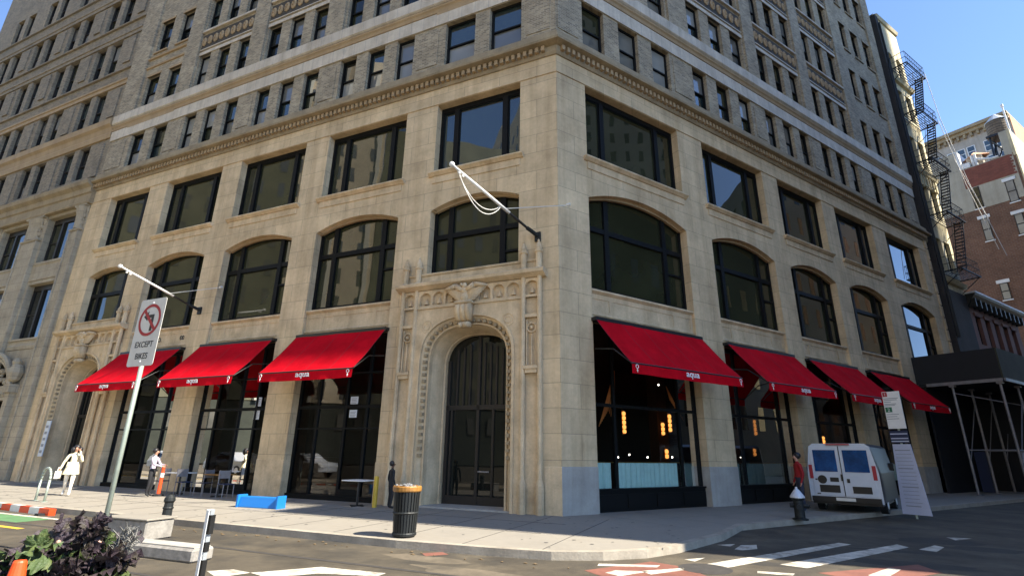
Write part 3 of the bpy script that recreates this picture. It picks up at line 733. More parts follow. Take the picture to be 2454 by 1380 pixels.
    RM = cur(0, 1.53, 4.47, 1.25)
    for x, z in along(RM, .21):
        if z > 1.3: b.box(x - .05, x + .05, Y + .03, Y + .15, z - .05, z + .05, 1)
    b.build('surround', [M['limep'], M['cornice']], P)
    b = MB()                                                       # frieze with small arched panels, cornice, parapet, finials
    fx = [2.5, 2.06, 1.9, 1.46, 1.4, .96, .9, .5]
    prs = [(2.06, 2.5), (1.42, 1.86), (.92, 1.34), (.42, .84)]
    ops = []
    for a_, c_ in prs:
        ops += [(a_, c_, 6.36, 6.82, .16, .12), (-c_, -a_, 6.36, 6.82, .16, .12)]
    b.facade(-HW, HW, TOP, 6.90, ops, y=Y - .0, depth=.05)
    for q in ops: b.poly([(q[0], Y + .12, q[2]), (q[1], Y + .12, q[2]), (q[1], Y + .12, q[3]), (q[0], Y + .12, q[3])]); b.lathe([(.09, 0), (.07, .1), (.01, .22)], 6, ((q[0] + q[1]) / 2, Y + .10, 6.42))
    b.sweep([(.1, 6.22), (Y - .05, 6.24), (Y - .05, 6.29), (.1, 6.32)], -2.02, 2.02)
    b.sweep([(.3, 6.90), (Y - .04, 6.92), (Y - .16, 6.98), (Y - .24, 7.02), (Y - .26, 7.12), (Y - .2, 7.16), (.3, 7.18)], -HW - .16, HW + .16)
    b.box(-2.45, 2.45, -.02, .31, 7.17, 7.5)
    b.sweep([(.32, 7.48), (-.06, 7.49), (-.08, 7.54), (-.05, 7.57), (.32, 7.58)], -2.52, 2.52)
    for s_ in (1, -1):
        for xc in (2.0, 2.52):
            x = s_ * xc
            b.lathe([(.13, 0), (.13, .10), (.10, .14), (.10, .62), (.14, .66), (.14, .72), (.10, .74), (.11, .82), (.05, .98), (.03, 1.02), (.045, 1.05), (.005, 1.1)], 8, (x, -.12, 7.1))
    b.build('frieze', M['limep'], P)
    b = MB()                                                       # eagle on a fluted console
    for j, x in enumerate((-.18, 0, .18)):
        pr = [(-.10, 5.62), (-.30, 5.70), (-.42, 5.95), (-.40, 6.15), (-.3, 6.26), (-.1, 6.3)]
        b.sweep([(y + Y + .06, z) for y, z in pr], x - .08, x + .08)
    b.box(-.3, .3, Y - .34, Y + .02, 6.22, 6.3); b.box(-.2, .2, Y - .2, Y + .02, 5.46, 5.62); b.ball((-.1, Y - .2, 5.52), .09, 8); b.ball((.1, Y - .2, 5.52), .09, 8)
    body = [(-.13, -.3, 6.3, .07), (0, -.26, 6.45, .17), (0, -.28, 6.68, .14), (0, -.34, 6.84, .09), (-.08, -.42, 6.86, .05)]
    for x, y, z, r_ in body: b.ball((x, y + Y + .12, z), r_, 10, sz=1.15)
    for s_ in (1, -1):                                             # outspread wings as feathered vanes
        for k in range(7):
            t = k / 6; root = Vector((s_ * .1, Y - .16, 6.66 - .05 * k)); tip = Vector((s_ * (.78 - .42 * t), Y - .10 + .03 * t, 6.80 - .38 * t))
            b.tube(root, tip, .075, .035, n=6)
        b.tube((s_ * .08, Y - .2, 6.7), (s_ * .35, Y - .2, 6.86), .09, .09, n=8); b.tube((s_ * .35, Y - .2, 6.86), (s_ * .78, Y - .13, 6.8), .09, .05, n=8)
    b.build('eagle_carving', M['limep'], P, smooth=True)
    d = MB(); yd = .90                                             # dark door screen
    R = cur(0, 1.215, 4.42, 1.015)
    dd = MB()
    d.box(-1.2, 1.2, yd, yd + .1, 2.95, 3.1); d.box(-.05, .05, yd, yd + .1, .02, 5.4)
    for x in (-1.19, 1.09): d.box(x, x + .10, yd, yd + .1, .02, 4.6)
    for x in (-.82, -.58, -.34, .2, .42, .64, .86): d.box(x - .03, x + .03, yd + .01, yd + .09, 3.1, 4.9 + .35 * (1 - abs(x)))
    for x in (-.98, .55): d.box(x - .035, x + .035, yd + .01, yd + .09, .02, 2.95)
    d.box(-1.1, 1.1, yd + .012, yd + .088, .02, .3)
    door = d.build('door', M['framed'], P)
    g = MB(); g.poly([(x, yd + .06, max(z, .02)) for x, z in R]); g.build('pane', M['gl_dark'], door)
    h = MB(); h.box(.08, .48, yd - .05, yd - .03, 1.02, 1.06); h.box(.1, .12, yd - .05, yd, 1.02, 1.06); h.box(.44, .46, yd - .05, yd, 1.02, 1.06); h.build('handle', M['steel'], door)
    st = MB(); st.box(-1.7, 1.7, -.1, 1.2, .002, .05); st.build('threshold', M['base'], P)
    return P
p1 = portal(DOORC[0])
p2 = copy_tree(p1, HB); p2.location = (DOORC[1], 0, 0)
# lettering on the band of the leftmost awning bay
text_mesh('HACKMAN & CO.', .27, 'lettering', M['blackletter'], HB, (-20.0, .135, 6.16), (PI / 2, 0, 0), ext=.006, sx=1.0, bold=.006)
text_mesh('900', .27, 'lettering', M['blackletter'], HB, (-17.62, .135, 6.16), (PI / 2, 0, 0), ext=.006, bold=.006)

# ------------------------------------------------------------------ awnings
def awning(w, side):
    A = empty('awning')
    nx, ny = 48, 16
    b = MB(); idx = {}
    zt, zl, ol = 5.66, 4.10, 1.62
    for i in range(nx + 1):
        for j in range(ny + 1):
            u = i / nx; t = j / ny
            o_ = .20 + (ol - .20) * t; z = zt + (zl - zt) * t - .05 * math.sin(PI * t) - .02 * math.sin(PI * u) * t
            z += .030 * noise.noise(Vector((u * 5 + w, t * 2.2, w))) + .014 * noise.noise(Vector((u * 22, t * 3 + w, 4))) - .02 * abs(math.sin(u * w * PI / 1.05)) * t * (1 - t) * 4
            idx[i, j] = b.vert((u * w, -o_, z))
    b0 = b
    for i in range(nx):
        for j in range(ny): b.f.append([idx[i, j], idx[i + 1, j], idx[i + 1, j + 1], idx[i, j + 1]]); b.mi.append(0)
    b.build('canopy', M['red'], A, smooth=True)
    b = MB(); ns = max(3, round(w / 1.05))                  # stitched seams
    for q in range(ns + 1):
        i = round(q * nx / ns)
        for j in range(ny):
            p0, p1 = Vector(b0.v[idx[i, j]]), Vector(b0.v[idx[i, j + 1]]); e = Vector((.012, 0, 0)); up_ = Vector((0, -.003, .005))
            b.poly([p0 - e + up_, p0 + e + up_, p1 + e + up_, p1 - e + up_])
    b.build('seam', M['redseam'], A)
    b = MB(); idx = {}
    for i in range(nx * 2 + 1):
        for j in range(4):
            u = i / (nx * 2); t = j / 3
            o_ = ol + .01 + .02 * t * math.sin(u * 23 + w) + .012 * t; z = zl - .02 * math.sin(PI * u) - .30 * t
            idx[i, j] = b.vert((u * w, -o_, z))
    for i in range(nx * 2):
        for j in range(3): b.f.append([idx[i, j], idx[i + 1, j], idx[i + 1, j + 1], idx[i, j + 1]]); b.mi.append(0)
    b.build('valance', M['red'], A, smooth=True)
    b = MB()
    b.tube((0, -ol, zl - .01), (w, -ol, zl - .01), .028, n=8)
    b.box(-.03, w + .03, -.22, .1, zt - .02, zt + .09)
    for x in (.06, w - .06):
        b.tube((x, -.05, 4.75), (x, -.85, 4.62), .025, n=6); b.tube((x, -.85, 4.62), (x, -ol + .02, zl - .02), .022, n=6)
    b.build('awning_frame', M['black'], A)
    L = [text_mesh('aqua', .26, 'lettering', M['letter'], A, (w * .5, -ol - .05, zl - .20), (PI / 2, 0, 0), ext=.003, sx=1.25, bold=.004)]
    for x in (.16, w - .16):                # looped key emblem at each end
        e = MB()
        for k in range(12):
            a0, a1 = 2 * PI * k / 12, 2 * PI * (k + 1) / 12
            e.tube((x + .05 * math.cos(a0), -ol - .05, zl - .10 + .055 * math.sin(a0)), (x + .05 * math.cos(a1), -ol - .05, zl - .10 + .055 * math.sin(a1)), .010, n=5)
        e.tube((x, -ol - .05, zl - .155), (x, -ol - .055, zl - .265), .011, n=5); e.tube((x - .03, -ol - .05, zl - .21), (x + .03, -ol - .05, zl - .21), .008, n=5)
        e.build('emblem', M['letter'], A)
    return A
AWL = {('L', 1): 'red awning beside the tall arched entrance, nearest the corner on the avenue', ('L', 2): 'red awning in the middle of the three on the sunlit avenue front', ('L', 3): 'red awning farthest left, partly behind the no turn sign',
       ('R', 0): 'largest red awning on the shaded side street, right of the corner pier', ('R', 1): 'second red awning from the corner on the shaded side street', ('R', 2): 'third red awning from the corner, partly behind the tall parking sign', ('R', 3): 'last red awning on the side street, beside the black shed'}
acache = {}
for side, BAYS, rot in (('L', BL, 0.0), ('R', BR, GAM)):
    for i in ((1, 2, 3) if side == 'L' else (0, 1, 2, 3)):
        xa, xb = BAYS[i]; wd = xb - xa + .06
        key = round(wd, 2)
        a = copy_tree(acache[key]) if key in acache else acache.setdefault(key, awning(wd, side))
        x = xa - .03; a.location = (x * math.cos(rot), x * math.sin(rot), 0); a.rotation_euler = (0, 0, rot)
        tag(a, AWL[side, i], 'awning', 'red awnings over the shopfronts')

# ------------------------------------------------------------------ flagpoles
def flagpole(base, tip, lab, ropes):
    P = empty('flagpole', base, label=lab, cat='flagpole', group='white flagpoles leaning out from the avenue front')
    d = Vector(tip) - Vector(base); n = d.normalized(); Ln = d.length
    b = MB(); b.tube((0, 0, 0), n * Ln * .36, .042, n=8); b.build('shaded_pole_end', M['framed'], P)  # inner end of the pole coloured dark to carry the shade near the wall
    b = MB(); b.tube(n * Ln * .36, n * Ln, .052, .036, n=10); b.build('pole', M['white'], P, smooth=True)
    b = MB(); b.ball(n * (Ln + .07), .085, 12); b.build('ball_finial', M['white'], P, smooth=True)
    b = MB(); b.box(-.10, .10, -.04, .02, -.16, .16); b.tube((0, -.03, .03), n * .5, .065, n=8); b.build('wall_bracket', M['iron'], P)
    b = MB(); e = n * Ln * .42
    b.tube(e, (1.0, .0, 1.05 - .1), .014, n=5); b.tube((1.0, .0, .95), (1.12, 0, .97), .05, n=6)
    b.build('stay_rod', M['rope'], P)
    b = MB()
    for k, sag in enumerate(ropes):
        p0, p1 = n * Ln * .95, n * Ln * .46; pts = []
        for i in range(15):
            t = i / 14; p = p0.lerp(p1, t); p.z -= sag * math.sin(PI * t) ** .8; p.x -= .04 * k; pts.append(p)
        b.path(pts, .014, n=5)
    for q in (.90, .94): b.ball(n * Ln * q + Vector((0, 0, -.09)), .045, 8)
    b.build('halyard', M['rope'], P)
    return P
flagpole((-16.52, -.03, 7.34), (-17.25, -3.05, 8.42), 'white flagpole leaning out over the left awnings above the no turn sign', ())
flagpole((-.70, -.03, 8.32), (-2.25, -2.95, 9.66), 'white flagpole with hanging looped ropes beside the corner above the entrance', (.75, .55))

# ------------------------------------------------------------------ neighbour on the avenue (left edge)
NB = empty('corner_neighbour_block', (EL, 0, 0), label='tan brick office block with capped stone pilasters at the left edge', cat='building')
NB.name = 'office_block'
X0 = -22.0
piers = [-1.25 - 5.05 * k for k in range(5)]           # right edges of openings
ops = []; wins = []
for k in range(5):
    xb = piers[k]; xa = xb - 2.85
    for za, zb in ((7.12, 10.30), (11.62, 14.45)): ops.append((xa, xb, za, zb)); wins.append((xa, xb, za, zb))
archc = -4.35
ops += [(archc - 2.0, archc + 2.0, 0, 6.0, 1.4, .9)]
for k in (2, 3): ops.append((piers[k] - 3.1, piers[k] + .2, 0, 6.0))
b = MB(); b.facade(X0, -.03, 0, 15.3, ops, y=.02, depth=.40); b.build('stone_wall', M['lime2'], NB)
for xa, xb, za, zb in wins:
    def pairw(w, h):
        f = MB(); f.box(0, .09, 0, .12, 0, h); f.box(w - .09, w, 0, .12, 0, h); f.box(.09, w - .09, 0, .12, h - .3, h); f.box(.09, w - .09, 0, .12, 0, .1)
        f.box(w * .36 - .09, w * .36 + .09, -.03, .12, .1, h - .3); f.box(.09, w * .36, .02, .1, h * .45, h * .45 + .07)
        g = MB(); light_quads(g, [(.09, w * .36, .1, h - .3, .07), (w * .36, w - .09, .1, h - .3, .07)]); return f, g
    put_window('casement_window', pairw, (xb - xa, zb - za), NB, 0, xa, .34, za, pane=random.choice(['gl_olive', 'gl_dark', 'gl_grey']), fm='framed')
for k in range(5):
    b = MB(); xc = (piers[k] + (piers[k - 1] - 2.85 if k else .0)) / 2 if k else -.62
    hw = 1.0 if k else .55
    b.box(xc - hw + .12, xc + hw - .12, -.13, .03, 0.9, 13.05); b.box(xc - hw, xc + hw, -.2, .03, 0, .9)
    for q in (-1, 1): b.box(xc + q * (hw - .17) - .05, xc + q * (hw - .17) + .05, -.19, .03, .9, 13.05)
    b.sweep([(.03, 13.05), (-.17, 13.06), (-.2, 13.12), (-.17, 13.2), (.03, 13.2)], xc - hw + .04, xc + hw - .04)
    b.build('pilaster', M['lime2'], NB, bevel=.02)
cap = MB()                                             # leafy capital
cap.lathe([(.62, 0), (.60, .3), (.66, .8), (.86, 1.25), (.9, 1.32)], 10, (0, 0, 0))
for ring_, (zz, r_, n) in enumerate(((.35, .66, 9), (.8, .72, 8), (1.12, .86, 6))):
    for k in range(n):
        a = -PI * (k + .5) / n; x, y = r_ * math.cos(a), r_ * math.sin(a) * .55
        cap.ball((x, y, zz), .15, 8, sx=.9, sy=.8, sz=1.3); cap.ball((x * 1.1, y * 1.1 - .05, zz + .16), .09, 6)
cap.box(-.95, .95, -.6, .1, 1.34, 1.46)
c0 = None
for k in range(5):
    xc = (piers[k] + (piers[k - 1] - 2.85)) / 2 if k else -.62
    if c0 is None: c0 = o = cap.build('capital', M['lime2'], NB)
    else: o = c0.copy(); COL.objects.link(o); o.parent = NB
    o.location = (xc, .06, 13.2); o.scale = (1, .45, 1) if k else (.58, .45, 1)
b = MB()
b.sweep([(.3, 14.62), (-.22, 14.64), (-.26, 14.74), (-.2, 14.82), (-.2, 15.25), (-.28, 15.3), (-.30, 15.6), (-.5, 15.75), (-.55, 15.95), (-.48, 16.05), (.3, 16.2)], X0, .12)
b.build('cornice', M['cornice'], NB)
for k in range(5):
    xb = piers[k]; xa = xb - 2.85
    b = MB(); b.sweep([(.4, 10.45), (-.02, 10.5), (-.04, 10.6), (.0, 10.66), (.0, 11.4), (-.06, 11.48), (-.06, 11.6), (.4, 11.61)], xa + .01, xb - .01); b.build('spandrel_panel', M['lime2'], NB)
    b = MB(); b.sweep([(.4, 6.5), (-.02, 6.52), (-.06, 6.7), (.0, 6.8), (.0, 6.95), (-.08, 7.0), (-.08, 7.1), (.4, 7.11)], xa + .01, xb - .01); b.build('spandrel_panel', M['lime2'], NB)
b = MB()                                               # carved arch over the left doorway
for r_, y_ in ((2.05, -.2), (2.3, -.3)):
    A = arc(archc - r_, archc + r_, 4.6, 1.45 + (r_ - 2.05), 18)
    for p, q in zip(A[:-1], A[1:]): b.tube((p[0], y_, p[1]), (q[0], y_, q[1]), .13, n=6)
for s_ in (1, -1):
    b.box(archc + s_ * 2.3 - .3, archc + s_ * 2.3 + .3, -.4, .02, 4.2, 4.62); b.box(archc + s_ * 2.25 - .2, archc + s_ * 2.25 + .2, -.25, .02, 0, 4.2)
    b.ball((archc + s_ * 2.45, -.25, 5.2), .34, 8, sz=1.5); b.ball((archc + s_ * 2.4, -.3, 5.75), .22, 8)
for k in range(26): b.ball((archc + random.uniform(-1.6, 1.6), .12, 4.75 + random.uniform(0, .9)), random.uniform(.1, .22), 7)
b.box(archc - 1.95, archc + 1.95, -.05, .3, 3.85, 4.6)
for k in range(13): b.lathe([(.10, 0), (.12, .12), (.05, .3)], 7, (archc - 1.8 + k * .3, -.05, 4.05))
b.build('doorway_carving', M['lime2'], NB, smooth=False)
b = MB(); b.box(archc - 1.95, archc + 1.95, .85, .9, 0, 3.85); b.build('doorway', M['gl_dark'], NB)
b = MB()
for k in (2, 3): b.box(piers[k] - 3.1, piers[k] + .2, .35, .4, 0, 6)
b.build('shop_window', M['gl_dark'], NB)
ops = []; NW = []
for fl, (za, zb) in enumerate(((16.7, 18.95), (20.42, 22.9), (24.4, 26.95), (28.45, 30.9), (32.5, 34.9))):
    for k in range(5):
        if fl < 2 and k > 4: continue
        if fl == 4 and k < 1: continue
        xr = -1.98 - 4.75 * k
        for d in (0, 1.68):
            xb = xr - d; xa = xb - 1.12
            if xa > X0 + .2: ops.append((xa, xb, za, zb, 0, .28)); NW.append((xa, xb, za, zb))
b = MB(); b.facade(X0, 0, 16.15, 46, ops, y=.04, depth=.28); b.build('brick_wall', M['brick2'], NB)
for xa, xb, za, zb in NW: put_window('sash_window', sash_window, (xb - xa, zb - za), NB, 0, xa, .24, za, pane=random.choice(['gl_dark', 'gl_dark', 'gl_olive', 'gl_teal']), fm='framed')
b = MB(); b.sweep([(.1, 19.0), (-.05, 19.02), (-.1, 19.3), (-.05, 19.4), (-.12, 19.7), (-.26, 19.85), (-.28, 20.2), (-.1, 20.32), (.1, 20.34)], X0, -.02); b.build('belt_course', M['tan'], NB)
for zb in (22.9, 26.95, 30.9): b = MB(); b.sweep([(.1, zb + .02), (-.03, zb + .02), (-.03, zb + .26), (-.09, zb + .3), (-.09, zb + .42), (.1, zb + .46)], X0, -.02); b.build('belt_course', M['brick2'] if zb > 26 else M['tan'], NB)
for zb in (24.2, 28.25, 32.3): b = MB(); b.sweep([(.1, zb - .1), (-.08, zb - .08), (-.08, zb + .02), (.1, zb + .05)], X0, -.02); b.build('sill_course', M['brick2'], NB)
for k in range(6):
    xc = -.55 - 4.75 * k + (0 if k else .05); hw = .38
    for za, zb in ((16.4, 18.85), (20.5, 22.8), (24.6, 26.9), (28.6, 30.8)): b = MB(); b.box(xc - hw - .3, xc + hw - .35, -.04, .1, za + .15, zb - .1); b.build('pier_panel', M['brick2'], NB)
b = MB(); b.poly([(X0, .04, 46), (0, .04, 46), (0, 20, 46), (X0, 20, 46)]); b.poly([(X0, .04, 0), (X0, 20, 0), (X0, 20, 46), (X0, .04, 46)]); b.poly([(X0, 20, 0), (0, 20, 0), (0, 20, 46), (X0, 20, 46)]); b.build('party_walls', M['brick2'], NB)

# ------------------------------------------------------------------ side street beyond the corner block
def street_obj(name, v, o=0.0, z=0.0, label=None, cat=None, group=None): return empty(name, rw(v, o, z), GAM, label, cat, group)
# cream loft building (local x along the street, y into the building)
CB2 = street_obj('loft_building', 31.15, 0, 0, 'narrow cream stone loft building with sunlit upper wall behind iron fire escapes', 'building')
ops = []
for z in (13.9, 18.0, 22.1, 26.2): ops += [(1.55, 2.55, z, z + 2.4, 0, .25), (3.0, 4.0, z, z + 2.4, 0, .25)]
ops += [(1.55, 2.55, 30.0, 32.2, .35, .25), (3.0, 4.0, 30.0, 32.2, .35, .25)]
b = MB(); b.facade(.50, 4.45, 0, 35.3, ops, depth=.25); b.poly([(4.45, 0, 0), (4.45, 15, 0), (4.45, 15, 35.3), (4.45, 0, 35.3)]); b.poly([(.5, 0, 35.2), (4.45, 0, 35.2), (4.45, 15, 35.2), (.5, 15, 35.2)])
b.poly([(.5, 15, 0), (4.45, 15, 0), (4.45, 15, 35.3), (.5, 15, 35.3)])
b.build('wall', M['cream'], CB2)
b = MB()
for z in (12.9, 21.2, 29.2): b.sweep([(.1, z), (-.18, z + .06), (-.3, z + .3), (-.1, z + .36), (.1, z + .4)], .85, 4.5)
b.sweep([(.1, 35.0), (-.1, 35.05), (-.2, 35.3), (.1, 35.45)], .85, 4.5)
for k in range(7): b.box(1.0 + k * .5, 1.2 + k * .5, -.15, .05, 20.3, 21.2)
b.build('cornice', M['cream'], CB2)
for q in ops: put_window('sash_window', sash_window, (q[1] - q[0], q[3] - q[2]), CB2, 0, q[0], .2, q[2], pane='gl_dark' if random.random() < .6 else 'gl_teal')
b = MB(); b.box(.04, .50, -.26, .6, 0, 34.7); b.build('dark_pier', M['darkbrick'], CB2)  # near-black pier at the left end of the cream wall
b = MB(); b.tube((.4, -.32, 9.0), (.4, -.32, 34), .06, n=6); b.tube((.18, -.31, 9), (.18, -.31, 30), .045, n=6); b.build('downpipe', M['iron'], CB2)
b = MB(); b.box(.85, 4.4, -.05, .0, 0, 12.5); b.build('dark_base_sheet', M['darkbrick'], CB2)  # near-black sheet over the lower cream wall
# fire escape
FE = street_obj('fire_escape', 31.15, 0, 0, 'black iron fire escape with railings and steep stairs down the cream building', 'fire escape')
LV = [13.6, 17.7, 21.8, 25.9, 30.0]
for i, z in enumerate(LV):
    b = MB(); x0, x1, D = 1.0, 4.3, 1.15
    for k in range(9): b.box(x0, x1, -.06 - k * .125, -.0 - k * .125 - .02, z - .02, z + .015)
    for x in (x0, x1): b.box(x - .03, x + .03, -D, 0, z - .09, z - .021)
    b.box(x0, x1, -D - .03, -D + .03, z - .09, z - .02)
    for x in (x0 + .2, x1 - .2): b.tube((x, 0, z - 1.0), (x, -D, z - .08), .03, n=5)
    b.build('platform', M['iron'], FE)
    b = MB()
    for zz in (.45, .95): b.path([(x0, 0, z + zz), (x0, -D, z + zz), (x1, -D, z + zz), (x1, 0, z + zz)], .022, n=5)
    for k in range(12): x = x0 + (x1 - x0) * k / 11; b.tube((x, -D, z), (x, -D, z + .95), .013, n=4)
    for k in range(1, 5):
        for x in (x0, x1): b.tube((x, -D * k / 5, z), (x, -D * k / 5, z + .95), .013, n=4)
    b.build('railing', M['irong' if i > 2 else 'iron'], FE)
    if i:
        b = MB(); zl = LV[i - 1]; xa_, xb_ = (3.9, 2.0)
        for y in (-1.1, -.6):
            b.tube((xa_, y, z), (xb_, y, zl), .035, n=5); b.tube((xa_, y, z + .8), (xb_, y, zl + .8), .018, n=5)
        for k in range(15): t = (k + .5) / 15; x = xa_ + (xb_ - xa_) * t; zz = z + (zl - z) * t; b.box(x - .1, x + .1, -1.1, -.6, zz - .012, zz + .012)
        b.build('stair', M['iron'], FE)
b = MB()
b.path([(4.0, -1.25, 30.2), (4.05, -1.4, 26), (4.3, -1.9, 20.5), (4.9, -2.6, 14.8)], .022, n=5)
b.path([(4.1, -1.25, 26.0), (4.4, -1.7, 20.5), (5.4, -2.2, 15.5)], .022, n=5)
b.path([(4.2, -1.5, 22.6), (5.2, -2.2, 17.6)], .018, n=5)
o = b.build('hoist_rope', M['rope'], loc=rw(31.15, 0, 0), rotz=GAM); tag(o, 'pale hoist ropes slanting down from the fire escape platforms', 'rope')
# brownstone row house
BS = street_obj('brownstone_house', 35.65, 0, 0, 'low red brownstone house with a bracket cornice whitened along its lit top', 'house')
ops = [(x, x + 1.0, z, z + 2.0, 0, .25) for x in (.8, 2.6, 4.4, 6.2, 8.0) for z in (9.2, 5.6)]
b = MB(); b.facade(0, 10, 0, 12.0, ops, depth=.25); b.poly([(10, 0, 0), (10, 12, 0), (10, 12, 12), (10, 0, 12)]); b.poly([(0, 0, 12), (10, 0, 12), (10, 12, 12), (0, 12, 12)]); b.build('wall', M['brown'], BS)
b = MB(); b.sweep([(.1, 11.8), (-.1, 11.85), (-.25, 12.2), (-.55, 12.5), (-.6, 12.62), (.1, 12.62)], -.1, 10.1)
for k in range(11): b.box(.1 + k * .95, .28 + k * .95, -.45, 0, 11.7, 12.3)
c = b.build('cornice', M['iron'], BS); b = MB(); b.box(-.12, 10.12, -.63, .1, 12.622, 12.74); b.build('lit_cornice_cap', M['white'], c)  # white cap stands for light along the cornice top
for q in ops:
    o = put_window('sash_window', sash_window, (1.0, 2.0), BS, 0, q[0], .2, q[2], pane='gl_dark')
for q in ops: b = MB(); b.box(q[0] - .1, q[1] + .1, -.08, .05, q[3], q[3] + .25); b.build('lintel', M['brown'], BS)
# brick block with a party wall facing the camera
PW = street_obj('brick_block', 62, 0, 0, 'tall brown brick block whose stuccoed party wall faces the corner', 'building')
# local: x along street, y into block; party wall is the plane x=0, spans y -0.2..14
def pw(o0, o1, z0, z1, t, mb, m=0): mb.box(-t, 0.0, -o1, -o0, z0, z1, m)
wl = [(-4.16, -3.40, 28.3, 30.85), (-1.30, -.55, 27.9, 30.35), (-4.08, -3.36, 24.4, 27.0), (-1.38, -.66, 24.2, 26.5), (-4.05, -3.33, 17.7, 19.5), (-1.3, -.6, 16.9, 19.0)]
b = MB(); b.box(0, 14, -.2, 14, 0, 33.4); b.build('brick_wall', M['redbrick'], PW)
b = MB()
b.box(-.03, -.001, .02, 14, 28.2, 33.38); b.box(-.03, 14, 4.65, 14, 33.4, 35.7); b.box(-.03, 14, -.2, .62, 33.4, 36.2)
b.build('stucco_band', M['stucco'], PW)
b = MB(); b.box(-.055, -.031, .3, 4.5, 30.95, 33.3)
for k in range(7): b.box(-.055, -.031, .08 + .1 * (k % 2), .3, 30.95 + k * .34, 31.2 + k * .34)
b.build('brick_patch', M['patch'], PW)
for o0, o1, z0, z1 in wl:
    b = MB(); b.box(-.07, -.02, -o1, -o0, z0, z1); b.box(-.09, -.07, -o1, -o0, (z0 + z1) / 2 - .04, (z0 + z1) / 2 + .04)
    o = b.build('window', M['framed'], PW)
    g = MB(); g.box(-.085, -.072, -o1 + .08, -o0 - .08, z0 + .08, (z0 + z1) / 2 - .06); g.box(-.085, -.072, -o1 + .08, -o0 - .08, (z0 + z1) / 2 + .06, z1 - .08); g.build('pane', M['gl_pale'] if z0 < 28 else M['gl_olive'], o)
    if z0 < 28:
        g = MB(); g.box(-.1, -.02, -o1 - .18, -o0 + .18, z1 + .02, z1 + .38); g.build('lintel', M['white'], o)
    g = MB(); g.box(-.12, -.02, -o1 - .08, -o0 + .08, z0 - .13, z0 - .01); g.build('sill', M['white'], o)
b = MB(); b.box(-.02, 14.1, -.32, -.2, 0.2, 33); b.box(-.08, 14.1, -.3, -.05, 33.0, 36.2); b.build('street_front', M['cream'], PW)
b = MB(); b.box(-.05, 14, 4.4, 4.62, 33.4, 35.72); b.box(-.06, 3, 3.6, 4.4, 33.42, 34.0); b.build('parapet_return', M['white'], PW)
# roof bits
RV = street_obj('roof_vent', 63.5, -3.3, 33.4, 'small hut with clay coloured pyramid roof on the brick block', 'roof hut')
b = MB(); b.box(-.7, .7, -.7, .7, 0, 1.5); b.build('hut_wall', M['far'], RV); b = MB(); b.lathe([(1.35, 1.5), (.02, 2.3)], 4); b.build('hut_roof', M['terra_roof'], RV)
RP = street_obj('roof_pipe', 62.4, -3.1, 33.4, 'white bent ducts lying along the brick block roof edge', 'duct')
b = MB()
for y in (0, .28): b.path([(0, y, .1), (0, y, 1.5), ], .13, n=8)
b.path([(0, 0, .9), (-.0, -1.2, .35), (0, -1.9, .3)], .14, n=8); b.build('duct', M['white'], RP, smooth=False)
RP2 = street_obj('roof_post', 63.5, .1, 33.4, 'slim white vent pipe rising beside the water tank', 'pipe')
b = MB(); b.tube((0, 0, 2), (0, 0, 6.4), .09, n=8); b.build('pipe', M['white'], RP2); b = MB(); b.tube((0, 0, 6.4), (0, 0, 6.7), .14, n=8); b.build('pipe_cap', M['white'], RP2)
WT = street_obj('water_tank', 66, -1.2, 33.4, 'round wooden rooftop water tank on black steel legs', 'water tank')
b = MB(); b.lathe([(1.02, 4.3), (.97, 6.1)], 28)
b.build('tank_barrel', M['wood'], WT)
b = MB()
for z in (4.45, 4.75, 5.05, 5.4, 5.75, 6.0): r_ = 1.02 - .05 * (z - 4.3) / 1.8 + .012; b.lathe([(r_, z), (r_ + .015, z + .02), (r_, z + .04)], 28)
b.build('hoops', M['iron'], WT)
b = MB(); b.lathe([(1.05, 6.1), (1.06, 6.15), (.02, 7.25)], 12); b.build('cone_roof', M['tin'], WT)
for sx, sy in ((-1, -1), (-1, 1), (1, -1), (1, 1)):
    b = MB(); b.tube((sx * .85, sy * .85, 0), (sx * .78, sy * .78, 4.2), .11, n=6); b.build('leg', M['black'], WT)
b = MB()
for s_ in (-1, 1): b.tube((s_ * .83, -.83, .6), (s_ * .8, .8, 3.9), .07, n=5); b.tube((s_ * .83, .83, .6), (s_ * .8, -.8, 3.9), .07, n=5); b.tube((-.83, s_ * .83, .6), (.8, s_ * .8, 3.9), .07, n=5); b.tube((.83, s_ * .83, .6), (-.8, s_ * .8, 3.9), .07, n=5)
b.box(-1.05, 1.05, -1.05, 1.05, 4.05, 4.3); b.build('bracing', M['black'], WT)
# far block with cornice
FB = street_obj('far_block', 85, 0, 0, 'distant grey block with a dark cornice and blue panes behind the water tank', 'building')
b = MB(); b.box(0, 45, 3.1, 26, 0, 49.4); b.build('wall', M['far'], FB)
b = MB(); b.box(-1.0, 44, 3.0, 26, 49.4, 49.9); b.build('cornice', M['cornice'], FB)
b = MB(); b.box(-.6, 0, 3.05, 26, 48.9, 49.4); b.build('frieze', M['cornice'], FB)
for k in range(26): b = MB(); b.box(-.5, 0, 3.3 + k * .8, 3.6 + k * .8, 48.3, 48.9); b.build('bracket', M['cornice'], FB)
for y in (4.6, 6.0, 8.0, 9.2, 10.4, 12.0, 13.2):
    for z in (43.5, 46.0):
        b = MB(); b.box(-.06, 0, y - .5, y + .5, z - .9, z + .9); o = b.build('window', M['white'], FB); g = MB(); g.box(-.075, -.06, y - .4, y + .4, z - .8, z - .05); g.box(-.075, -.06, y - .4, y + .4, z + .05, z + .8); g.build('pane', M['gl_teal'], o)
b = MB(); b.box(.0, 45, 3.0, 3.1, 0, 49.38); b.build('street_front', M['orange'], FB)  # street side coloured as sunlit brick, warmer than the grey walls
